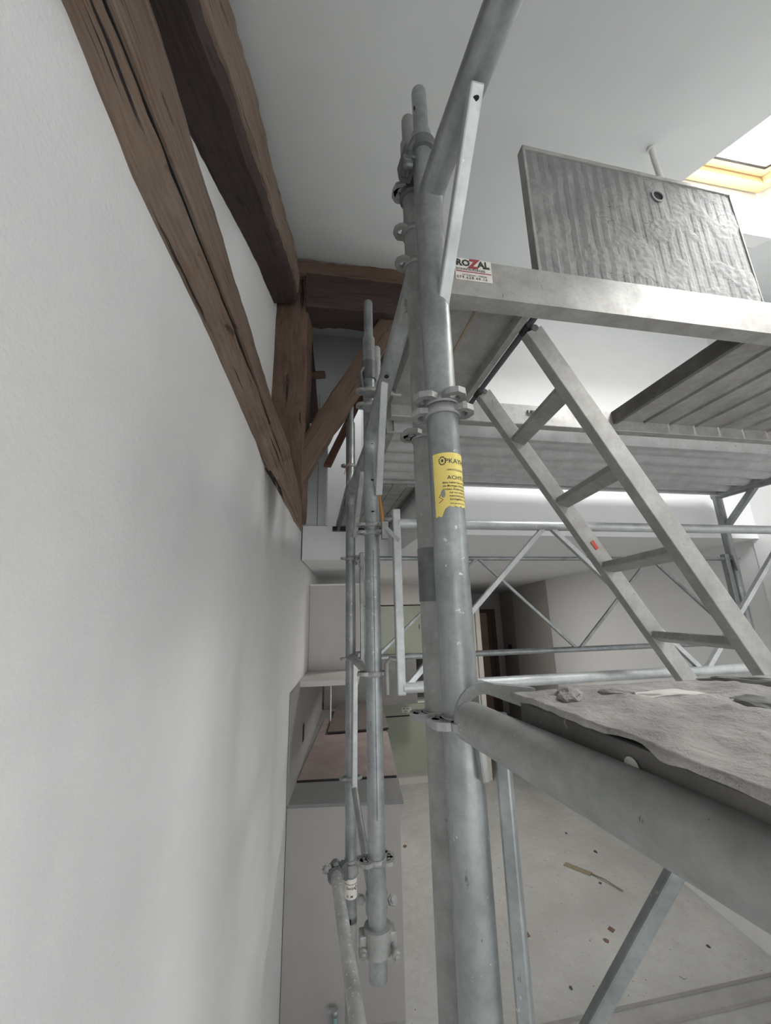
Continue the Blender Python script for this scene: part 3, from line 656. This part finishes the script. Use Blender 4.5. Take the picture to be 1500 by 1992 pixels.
# hatch lid, standing open on the near rail
LV = .748
hl = thing('hatch_lid', '_', 'x', P(.9, LV, .82)); bpy.data.objects.remove(hl)
def LP(s, t, d=0.0):   # s,t in 0..1 over the lid, leaning slightly
    bl, br, tl, tr = (.560, .800), (1.262, .800), (.566, 1.280), (1.259, 1.254)
    b_ = (bl[0]+(br[0]-bl[0])*s, bl[1]+(br[1]-bl[1])*s); t_ = (tl[0]+(tr[0]-tl[0])*s, tl[1]+(tr[1]-tl[1])*s)
    return P(b_[0]+(t_[0]-b_[0])*t, LV+d, b_[1]+(t_[1]-b_[1])*t)
mb = MB(); NX, NY = 150, 90; grid = []
hc = (.606, .835)
for j in range(NY+1):
    row = []
    for i in range(NX+1):
        s, t = i/NX, j/NY
        ph = (s*20) % 1.0; rib = .0015 if .12 < ph < .62 and .03 < s < .985 else 0
        p0 = Vector((s*7, t*5, 0)); cr1 = noise.noise(p0*1.1+Vector((5, 2, 0)))
        crust = max(0, min(1, (cr1-.02)*8))*(.0022+.0015*noise.noise(p0*6))
        row.append(mb.bm.verts.new(LP(s, t, -max(rib, crust) - .0008*noise.noise(p0*9))))
    grid.append(row)
for j in range(NY):
    for i in range(NX):
        s, t = (i+.5)/NX, (j+.5)/NY
        if ((s-hc[0])*.69)**2+((t-hc[1])*.47)**2 < .0165**2: continue
        mb.face([grid[j][i], grid[j][i+1], grid[j+1][i+1], grid[j+1][i]], [(i/NX, j/NY), ((i+1)/NX, j/NY), ((i+1)/NX, (j+1)/NY), (i/NX, (j+1)/NY)], False)
lidp = mb.build('hatch_lid', LID, dk); lidp['label'] = 'plaster-crusted ribbed trapdoor standing open'
def lb(name, s0, s1, t0, t1, d0, d1, m): 
    mb = MB(); mb.hexa([LP(s0, t0, d0), LP(s1, t0, d0), LP(s1, t1, d0), LP(s0, t1, d0), LP(s0, t0, d1), LP(s1, t0, d1), LP(s1, t1, d1), LP(s0, t1, d1)]); return mb.build(name, m, lidp, bevel=.0015)
lb('backing', .002, .998, .0, .998, .004, .012, ALU)
lb('edge_trim', -.012, 0.0, 0, 1.01, -.006, .022, ALU); lb('edge_trim', 1.0, 1.006, 0, 1.0, -.004, .018, ALU); lb('edge_trim', -.012, 1.006, .985, 1.012, -.006, .022, ALU)
hp = LP(hc[0], hc[1], -.006); mb = MB(); n = 20
mb.ringplate([hp+E1*.0215*math.cos(2*math.pi*k/n)+UP*.0215*math.sin(2*math.pi*k/n) for k in range(n)], [hp+E1*.0165*math.cos(2*math.pi*k/n)+UP*.0165*math.sin(2*math.pi*k/n) for k in range(n)], E2*.003)
mb.build('finger_hole_ring', plain('ring_grey', (.25, .26, .28)), lidp)
mb = MB(); mb.ext([hp+E2*.0035+E1*.0185*math.cos(2*math.pi*k/n)+UP*.0185*math.sin(2*math.pi*k/n) for k in range(n)], E2*.001); mb.build('finger_hole', HOLE, lidp)
# pivot rod + ladder
tubep('pivot_rod', dk, P(.532, .735, .712), P(.532, 1.262, .712), .0085, GRILL, 12)
for vv in (.80, 1.11):
    mb = MB(); mb.tube(P(.532, vv-.014, .712), P(.532, vv+.014, .712), .0125, 12); mb.build('rubber_bush', DARK, dk)
ld = thing('ladder', 'aluminium ladder hanging from the hatch deck, with four flat rungs in view', 'ladder', P(1.3, .95, FL))
A1, B1 = P(.540, .79, .695), P(1.003, .79, -.127); A2, B2 = P(.552, 1.12, .715), P(1.132, 1.12, -.212)
d1 = (B1-A1)/(.695+.127); d2 = (B2-A2)/(.715+.212)
E_1 = A1+d1*(.695-FL-.0); E_2 = A2+d2*(.715-FL)
E_1 = A1+(B1-A1)*((.695-FL)/(.695+.127)); E_2 = A2+(B2-A2)*((.715-FL)/(.715+.212))
NRM = (B1-A1).normalized().cross(E2).normalized()
for a, b in ((A1, E_1), (A2, E_2)):
    mb = MB(); mb.bar(a, b, .030, .050, NRM); mb.build('stile', ALU, ld, bevel=.002)
rz = [.545, .336, .128, -.085]; rz += [rz[-1]-.213*k for k in range(1, 9)]
for z in rz:
    if z < FL+.1: break
    p = A1+(B1-A1)*((.695-z)/.822); q = A2+(B2-A2)*((.715-z-.0)/.927)
    mb = MB(); mb.bar(p+UP*.0, q, .046, .022, NRM.cross(q-p).normalized().cross(q-p).normalized()*-1 if False else Vector((.35, 0, 1)).normalized()); mb.build('rung', ALU, ld, bevel=.003)
for a, vv in ((A1, .773), (A2, 1.10)):
    mb = MB(); q = Vector(a); mb.tube(q-E2*.02, q-E2*.012, .009, 10); mb.build('rivet', GALVD, ld)
t_ = A2+(B2-A2)*.545; mb = MB(); q = t_-E2*.0165; mb.bar(q, q+(B2-A2).normalized()*.03, .002, .012, NRM); o = mb.build('red_tape', REDT, ld); o['label'] = 'scrap of red tape'

# ------------------------------------------------------------------ corrugated decks
def corr_deck(v0, v1, zb, label):
    r = thing('steel_deck', label, 'scaffold', P(1.35, (v0+v1)/2, zb))
    prof = [(v0, zb+.002), (v0, zb+.06), (v1, zb+.06), (v1, zb+.002), (v1-.02, zb+.002), (v1-.02, zb+.02)]
    n = 5; w = (v1-v0-.04)/n; pts = []
    for k in range(n):
        a = v1-.02-k*w
        for j in range(11):
            t = j/10; pts.append((a-w*t, zb+.040-.040*math.sin(math.pi*t)**.8))
    prof = [(v0, zb), (v0, zb+.062), (v1, zb+.062), (v1, zb), (v1-.02, zb)]+[(v1-.02, zb+.040)]+pts+[(v0+.02, zb+.040), (v0+.02, zb)]
    mb = MB(); mb.ext([P(.29, v, z) for v, z in prof], E1*(2.43-.29)); mb.build('corrugated_sheet', ALUR, r, smooth=True)
    for u in (.262, 2.43):
        mb = MB(); mb.box(u, u+.028, v0+.01, v1-.01, zb, zb+.06); mb.build('end_plate', ALU, r, bevel=.002)
    return r
corr_deck(1.345, 1.95, .668, 'corrugated aluminium deck seen from below, just beyond the hatch deck')
mb = MB(); mb.box(.262, .29, 1.345, 1.95, .662, .672); tag(mb.build('bearer_strip', ALU), 'narrow metal bearer under the left end of the corrugated deck', 'strip')
# gangway onto the gallery
gw = thing('gangway', 'grey slatted gangway bridging from the scaffold to the gallery edge', 'scaffold', P(.37, 2.5, .66))
n = 5; w = (.57-.165)/n
for k in range(n):
    a = .165+k*w; mb = MB(); mb.box(a+.0015, a+w-.0015, 1.98, 3.04, .665, .69); mb.build('board', ALU, gw)
for a in (.165, .52): mb = MB(); mb.box(a+.01, a+.028, 1.98, 3.04, .632, .665); mb.build('edge_rail', ALUD, gw)
mb = MB(); mb.box(.14, .585, 3.0, 3.05, .635, .665); mb.build('end_hook', DARK, gw)
mb = MB(); mb.path([P(.262, 1.60, .672), P(.264, 1.57, .5), P(.262, 1.45, .31)], .006, 6); tag(mb.build('ratchet_strap', ORANGE), 'thin orange strap hanging behind the middle post', 'strap')
mb = MB(); mb.path([P(.178, 1.96, .79), P(.165, 1.96, .76), P(.155, 1.955, .745)], .0025, 6); mb.bar(P(.157, 1.955, .748), P(.150, 1.955, .715), .004, .016, E2)
tag(mb.build('red_tag', plain('faded_red_plastic', (.35, .14, .10), .6)), 'small faded red tag on a string by the farthest capped post', 'tag')

# ------------------------------------------------------------------ mortar-covered lower deck
low = thing('steel_deck', 'low scaffold deck caked with mortar in front of the ladder foot', 'scaffold', P(1.2, .2, -.16))
DU0, DU1, DV0, DV1, DZ = .238, 2.35, -.2, .475, -.098
mb = MB(); NX, NY = 240, 90; top = []
def hgt(u, v):
    p = Vector((u, v, 0)); e = min(1, (DV1-v)/.03, (u-DU0)/.02+.35)
    h = .006*noise.noise(p*7)+.0045*noise.noise(p*22)+.003*noise.noise(p*55)+.0015*noise.noise(p*120)
    h += .020*max(0, noise.noise(p*5+Vector((8, 1, 0)))-.12)
    return DZ+.006+h*max(.35, e)
for j in range(NY+1):
    row = []
    for i in range(NX+1):
        a = (i/NX)**1.6; u = DU0+(DU1-DU0)*a; v = DV1-(DV1-DV0)*j/NY
        z = hgt(u, v)
        if i == 0: u -= .004+.004*noise.noise(Vector((0, v*30, 0)))
        row.append(mb.bm.verts.new(P(u, v, z)))
    top.append(row)
for j in range(NY):
    for i in range(NX): mb.face([top[j][i], top[j][i+1], top[j+1][i+1], top[j+1][i]], None, True)
def skirt(vs, drop):
    lo_ = []
    for v in vs:
        k = noise.noise(v.co*11); q_ = v.co.dot(E2); lo_.append(mb.bm.verts.new(v.co-UP*(.0065+.0045*k+max(0, .006-abs(q_-.262)*.35)*drop)))
    for i in range(len(vs)-1): mb.face([vs[i], vs[i+1], lo_[i+1], lo_[i]], None, True)
skirt([r[0] for r in top], 1); skirt(top[0], 0)
o = mb.build('mortar_crust', CRUST, low); o['kind'] = 'stuff'
for vv0, vv1 in ((.14, DV1-.004), (DV0, .13)):
    mb = MB(); mb.box(DU0+.004, DU1, vv0, vv1, DZ-.055, DZ-.002); mb.build('deck_panel', ALUD, low, bevel=.003)
mb = MB(); n = 18; q = P(DU0+.0025, .30, DZ-.0185); mb.ext([q+E2*.0075*math.cos(2*math.pi*k/n)+UP*.0075*math.sin(2*math.pi*k/n) for k in range(n)], E1*-.0006+Vector((0,0,0))); mb.build('worn_hole', CHIPW, low)
def clod(name, u, v, z, sx, sy, sz, m, label, seed, grp=None):
    bm = bmesh.new(); bmesh.ops.create_icosphere(bm, subdivisions=3, radius=1)
    for w_ in bm.verts:
        c_ = w_.co.copy(); c_ *= 1+.35*noise.noise(c_*1.7+Vector((seed, 0, 0)))+.12*noise.noise(c_*5+Vector((seed, 3, 0)))
        c_.z = max(c_.z, -.35); w_.co = Vector((c_.x*sx, c_.y*sy, c_.z*sz))
    me = bpy.data.meshes.new(name); bm.to_mesh(me); bm.free(); me.materials.append(m)
    o = bpy.data.objects.new(name, me); COL.objects.link(o); o.location = P(u, v, z+.3*sz); o.rotation_euler = (0, 0, A+seed)
    return tag(o, label, 'rubble', grp)
clod('mortar_lump', .278, .425, -.0925, .034, .012, .008, CRUST, 'mortar lump at the left corner of the caked deck', 1.0)
clod('mortar_lump', .325, .41, -.0915, .022, .009, .006, CRUST, 'second small mortar lump beside the corner lump on the caked deck', 2.2)
clod('mortar_lump', .375, .40, -.0925, .045, .012, .005, CHIPW, 'long pale smear of mortar near the far edge of the caked deck', 3.1)
clod('mortar_lump', .42, .34, -.0925, .030, .016, .006, DGREY, 'dark crumbly mortar patch on the middle of the caked deck', 4.4)
clod('mortar_lump', .53, .43, -.092, .05, .006, .006, DGREY, 'dark thin mortar ridge by the foot of the ladder', 5.4)
clod('mortar_lump', .345, .18, -.092, .010, .010, .004, CRUST, 'flat round mortar splat close to the front of the caked deck', 6.4)

# ------------------------------------------------------------------ floor boards and scraps
def floor_deck(v0, v1, z, label):
    r = thing('floor_plank', label, 'plank', P(1.9, (v0+v1)/2, FL), 'steel planks lying on the floor')
    mb = MB(); mb.box(.86, 3.0 if False else 2.8, v0, v1, FL, z); mb.build('panel', plain('grey_plank', (.34, .335, .32), .8, var=.1, bmp=.2), r, bevel=.004)
    for k in range(3):
        a = v0+.02+(v1-v0-.04)*k/2; mb = MB(); mb.box(.87, 2.79, a-.008, a+.008, z, z+.006); mb.build('ridge', plain('grey_ridge', (.27, .26, .25), .8, var=.1), r)
floor_deck(2.235, 2.51, FL+.06, 'grey steel plank lying on the floor, the one farther from the viewer'); floor_deck(1.92, 2.20, FL+.06, 'grey steel plank lying on the floor, the one nearer the viewer')
def chip(x, y, s, m, label, sd, grp=None, cat='scrap'):
    x *= 1.08; y *= 1.08
    random.seed(sd); mb = MB(); n = random.choice((4, 5, 5))
    pts = [Q(x+s*math.cos(2*math.pi*k/n+sd)*random.uniform(.6, 1.2), y+s*1.3*math.sin(2*math.pi*k/n+sd)*random.uniform(.6, 1.2), FL+.0006) for k in range(n)]
    mb.ext(pts, Vector((0, 0, .004))); return tag(mb.build('floor_chip', m), label, cat, grp)
chip(.84, 3.12, .022, CHIP, 'reddish chip on the floor just right of the thick near post', 1); chip(1.39, 3.15, .025, CHIP, 'largest reddish chip on the open floor', 3); chip(1.31, 3.06, .018, CHIP, 'narrow reddish chip left of the largest floor chip', 5)
chip(.10, 4.15, .025, CHIP, 'reddish chip on the floor between the middle tubes and the near post', 8)
CRL = ['pale plaster crumb on the open floor, left of the straw-coloured offcut', 'pale plaster crumb on the open floor just beyond the straw-coloured offcut', 'dark crumb right beside the tail of the curled offcut', 'pale plaster crumb on the floor to the lower right of the curled offcut',
 'dark crumb on the floor right of the slanting square brace', 'pale crumb on the far floor behind the low near tube', 'dark crumb on the far floor high above the straw-coloured offcut', 'dark crumb on the floor nearest the foot of the thin stay',
 'pale crumb on the floor near the edge of the farther plank', 'dark crumb on the floor under the thick near tube at the far right', 'larger pale crumb farthest back on the open floor', 'dark crumb between the middle tubes and the thick near post',
 'pale crumb by the green base cabinet plinth', 'dark crumb closest to the lying planks', 'larger dark crumb straight behind the curled offcut']
for k, (x, y, s, m) in enumerate(((1.0, 3.6, .012, CHIPW), (1.25, 3.9, .012, CHIPW), (1.55, 3.6, .014, CHIPD), (1.75, 3.3, .014, CHIPW), (1.9, 3.0, .012, CHIPD), (1.2, 4.4, .014, CHIPW), (1.6, 4.3, .012, CHIPD), (.95, 2.75, .012, CHIPD), (1.6, 2.8, .018, CHIPW), (2.0, 3.5, .014, CHIPD), (1.05, 5.0, .02, CHIPW), (.55, 4.2, .012, CHIPD), (.35, 4.6, .012, CHIPW), (1.3, 2.55, .010, CHIPD), (1.72, 4.0, .02, CHIPD))):
    chip(x, y, s, m, CRL[k], 20+k, 'crumbs on the concrete floor')
mb = MB(); mb.path([Q(1.66, 4.0, FL+.006), Q(1.72, 3.9, FL+.02), Q(1.80, 3.78, FL+.006)], .006, 6); mb.bar(Q(1.5, 4.15, FL+.003), Q(1.66, 4.0, FL+.003), .06, .003)
tag(mb.build('offcut', plain('straw_offcut', (.30, .26, .17), .8)), 'curled straw-coloured offcut on the open floor', 'scrap')
mb = MB(); 
for i in range(9):
    a = Q(.30+i*.13, 2.75+i*.33+.03*math.sin(i), FL+.0008)
# ------------------------------------------------------------------ kitchen
pen = thing('kitchen_counter', 'counter running back along the left wall with a plain beige end panel', 'counter', Q(-.3, 3.5, FL))
def wallx(y): return -.4235-.079*y
mb = MB(); mb.ext([Q(wallx(2.76)+.004, 2.76, FL), Q(.045, 2.80, FL), Q(-.12, 5.66, FL), Q(wallx(5.66)+.004, 5.66, FL)], Vector((0, 0, -1.12-FL))); mb.build('end_panel', plain('beige_board', (.37, .35, .335), .6, var=.03), pen)
mb = MB(); mb.ext([Q(wallx(2.75)+.003, 2.75, -1.12), Q(.068, 2.776, -1.12), Q(-.125, 5.68, -1.12), Q(wallx(5.68)+.003, 5.68, -1.12)], Vector((0, 0, .02))); mb.build('worktop', GREYC, pen, bevel=.003)
mb = MB(); y0, y1 = 2.74, 5.2; mb.ext([Q(wallx(y0)+.002, y0, -1.098), Q(wallx(y0)+.014, y0, -1.098), Q(wallx(y1)+.014, y1, -1.098), Q(wallx(y1)+.002, y1, -1.098)], Vector((0, 0, .625)))
sb = tag(mb.build('splashback', BACKS), 'grey splashback panel on the left wall above the counter', 'panel')
mb = MB(); mb.ext([Q(wallx(3.35)+.0145, 3.35, -.93), Q(wallx(3.35)+.0165, 3.35, -.93), Q(wallx(3.43)+.0165, 3.43, -.93), Q(wallx(3.43)+.0145, 3.43, -.93)], Vector((0, 0, .12))); mb.build('socket_hole', HOLE, sb, loc=ORG[sb.name])
mb = MB(); mb.ext([Q(wallx(5.2)+.03, 5.24, -1.098), Q(.35, 5.44, -1.098), Q(.35, 5.47, -1.098), Q(wallx(5.2)+.03, 5.28, -1.098)], Vector((0, 0, .6))); tag(mb.build('splashback', DGREY), 'dark splashback across the back of the kitchen niche', 'panel')
mb = MB(); mb.ext([Q(-.736, 3.13-.0, -.51), Q(-.232, 3.19, -.51), Q(-.27, 3.80, -.51), Q(-.785+.06, 3.80, -.51)], Vector((0, 0, .05)))
MB_ = [Q(wallx(3.13)+.002, 3.13, -.505), Q(-.232, 3.19, -.505), Q(-.262, 3.80, -.505), Q(wallx(3.80)+.002, 3.80, -.505)]
mb.bm.free(); mb = MB(); mb.ext(MB_, Vector((0, 0, .04))); tag(mb.build('wall_shelf', PANELW, bevel=.003), 'deep white shelf on the left wall above the counter', 'shelf')
cab = thing('tall_wall_cabinet', 'plain white boxed wall cabinet standing on the deep shelf', 'cabinet', Q(-.5, 4.2, -.465))
mb = MB(); mb.ext([Q(wallx(3.72)+.003, 3.72, -.465), Q(-.262, 3.74, -.465), Q(-.34, 4.9, -.465), Q(wallx(4.9)+.003, 4.9, -.465)], Vector((0, 0, .745))); mb.build('carcass', PANELW, cab)
mb = MB(); mb.ext([Q(wallx(3.71)+.003, 3.71, .27), Q(-.258, 3.73, .27), Q(-.336, 4.9, .27), Q(wallx(4.9)+.003, 4.9, .27)], Vector((0, 0, .014))); mb.build('top_board', WHITE, cab)
# cover boards on the worktop
def boardm():
    m, nt, b = mat('pinkish_hardboard'); base = ramp(nt, noi(nt, 4, 6, .6), [(.3, (.21, .165, .155)), (.7, (.31, .26, .245))])
    br = nt.nodes.new('ShaderNodeTexBrick'); br.inputs['Scale'].default_value = 2.1; br.inputs['Mortar Size'].default_value = 0; br.inputs[1].default_value = (0, 0, 0, 1); br.inputs[2].default_value = (.35, .35, .35, 1)
    tc = nt.nodes.new('ShaderNodeTexCoord'); nt.links.new(tc.outputs['Object'], br.inputs[0])
    base = mix(nt, br.outputs[0], base, (.17, .12, .11)); nt.links.new(base, b.inputs['Base Color']); b.inputs['Roughness'].default_value = .55; return m
BRD = boardm(); BRDD = plain('brown_hardboard', (.12, .10, .092), .55, var=.12, sc=7)
mb = MB(); mb.ext([Q(-.650, 3.09, -1.099), Q(.035, 3.14, -1.099), Q(-.075, 4.75, -1.099), Q(-.72, 4.75, -1.099)], Vector((0, 0, .010))); cb = tag(mb.build('cover_board', BRD, bevel=.001), 'pinkish protective hardboard lying on the grey worktop', 'board')
mb = MB(); mb.ext([Q(-.648, 3.080, -1.0985), Q(.033, 3.130, -1.0985), Q(.033, 3.138, -1.0985), Q(-.648, 3.088, -1.0985)], Vector((0, 0, .009))); mb.build('dark_edge', DARK, cb, loc=ORG[cb.name])
mb = MB(); mb.ext([Q(-.60, 4.15, -1.075), Q(-.02, 4.25, -1.075), Q(-.10, 5.1, -1.02), Q(-.62, 5.1, -1.02)], Vector((0, 0, .010))); cb = tag(mb.build('cover_board', BRDD), 'darker brown hardboard propped at the back of the worktop', 'board')
mb = MB(); mb.ext([Q(-.60, 4.14, -1.080), Q(-.02, 4.24, -1.080), Q(-.02, 4.25, -1.080), Q(-.60, 4.15, -1.080)], Vector((0, 0, .012))); mb.build('dark_edge', DARK, cb, loc=ORG[cb.name])
mb = MB(); mb.path([Q(-.62, 4.5, -1.085), Q(-.62, 4.5, -.70), Q(-.615, 4.5, -.62), Q(-.58, 4.5, -.585), Q(-.50, 4.5, -.58), Q(-.30, 4.5, -.575)], .007, 8); tag(mb.build('bent_white_tube', WHITE, smooth=True), 'thin white bent tube standing at the back of the worktop', 'tube')
# green cabinets
KS = 1.08; FLK = FL/KS
def PK(u, v, z): return P(u*KS, v*KS, z*KS)
def kbox(name, u0_, u1, v0, v1, z0, z1, m, parent, bevel=.002): 
    mb = MB(); mb.box(u0_, u1, v0, v1, z0, z1, PK); return mb.build(name, m, parent, bevel=bevel)
gc = thing('wall_cabinet', 'sage green wall cabinet at the back of the kitchen', 'cabinet', PK(1.0, 5.6, -.53))
kbox('carcass', .45, 1.485, 5.32, 5.84, -.53, .11, DARK, gc); kbox('door', .46, 1.44, 5.30, 5.32, -.515, .103, GREEN, gc); kbox('door', 1.445, 1.48, 5.30, 5.32, -.515, .103, GREEN, gc)
kbox('keyhole', 1.395, 1.405, 5.296, 5.30, -.20, -.14, DARK, gc)
gb = thing('base_cabinet', 'sage green base cabinet with a labelled drawer', 'cabinet', PK(1.0, 5.6, FLK))
kbox('carcass', .40, 1.485, 5.32, 5.84, FLK+.13, -1.085, DARK, gb); kbox('plinth', .40, 1.485, 5.34, 5.80, FLK, FLK+.13, PANELW, gb)
kbox('drawer', .42, 1.478, 5.30, 5.32, -1.225, -1.10, GREEN, gb); kbox('door', .42, 1.478, 5.30, 5.32, -1.865, -1.240, GREEN, gb)
kbox('top_edge', .40, 1.485, 5.295, 5.84, -1.095, -1.075, CREAM, gb)
kl = kbox('paper_label', 1.13, 1.25, 5.297, 5.2995, -1.195, -1.135, PAPER, gb, 0)
place_text('lettering', kl, 'MEUBLE', .026, lambda a, b: PK(1.14+a, 5.294, -1.158+b), INK); place_text('lettering', kl, 'BAS', .026, lambda a, b: PK(1.16+a, 5.294, -1.188+b), INK)
gt = thing('worktop', 'dark stone worktop niche beside the green base cabinet', 'worktop', PK(1, 5.6, -1.075)); 
kbox('slab', .36, 1.485, 5.40, 5.84, -1.074, -1.05, DGREY, gt); kbox('niche_back', .36, 1.485, 5.80, 5.84, -1.05, -.53, DGREY, gt)
tc_ = thing('tall_cabinet', 'tall cream unit between the green cabinets and the passage', 'cabinet', PK(1.85, 5.6, FLK))
kbox('side_panel', 1.49, 1.535, 5.26, 5.84, FLK, .13, CREAM, tc_); kbox('door', 1.54, 2.09, 5.28, 5.32, FLK+.12, .04, GREEN, tc_); kbox('carcass', 1.54, 2.09, 5.32, 5.84, FLK, .04, CREAM, tc_)
kbox('door_edge', 2.095, 2.15, 5.22, 5.84, FLK, .06, CREAM, tc_); kbox('door_edge', 2.16, 2.22, 5.20, 5.84, FLK, .06, CREAM, tc_)
# hanging bits
wr = MB(); pts = [Q(-.215, 2.5, 2.245), Q(-.215, 2.5, 2.18)]; wr.path(pts, .0016, 5)
for s_ in range(3):
    wr.path([Q(-.215+.028*math.cos(t/12*2*math.pi)+.006*s_, 2.5+.01*s_, 2.145+(.030+.004*s_)*math.sin(t/12*2*math.pi+s_)) for t in range(13)], .0022, 5)
tag(wr.build('coiled_wire', CABLE), 'small coil of pale lamp wire hanging under the collar beam', 'wire')
mb = MB(); q = P(1.095, .809, 1.505); mb.path([q+UP*.01, q-UP*.05, q+E1*.006-UP*.12, q+E1*.018-UP*.24], .0085, 12); mb.tube(q+UP*.004, q-UP*.006, .014, 14)
tag(mb.build('cable_conduit', CABLE, smooth=True), 'grey cable conduit hanging from the ceiling behind the open trapdoor', 'cable')
# turquoise valve on the counter panel
tv = thing('pipe_stub', 'turquoise pipe stub with small fittings low on the beige counter panel', 'pipe', Q(-.34, 2.74, FL))
mb = MB(); mb.tube(Q(-.335, 2.735, FL), Q(-.335, 2.735, FL+.075), .012, 12); mb.build('pipe', TURQ, tv, smooth=True)
mb = MB(); mb.tube(Q(-.335, 2.735, FL+.08), Q(-.335, 2.735, FL+.105), .017, 8); mb.bar(Q(-.37, 2.735, FL+.10), Q(-.335, 2.735, FL+.10), .015, .015); mb.build('fitting', GALVW, tv)
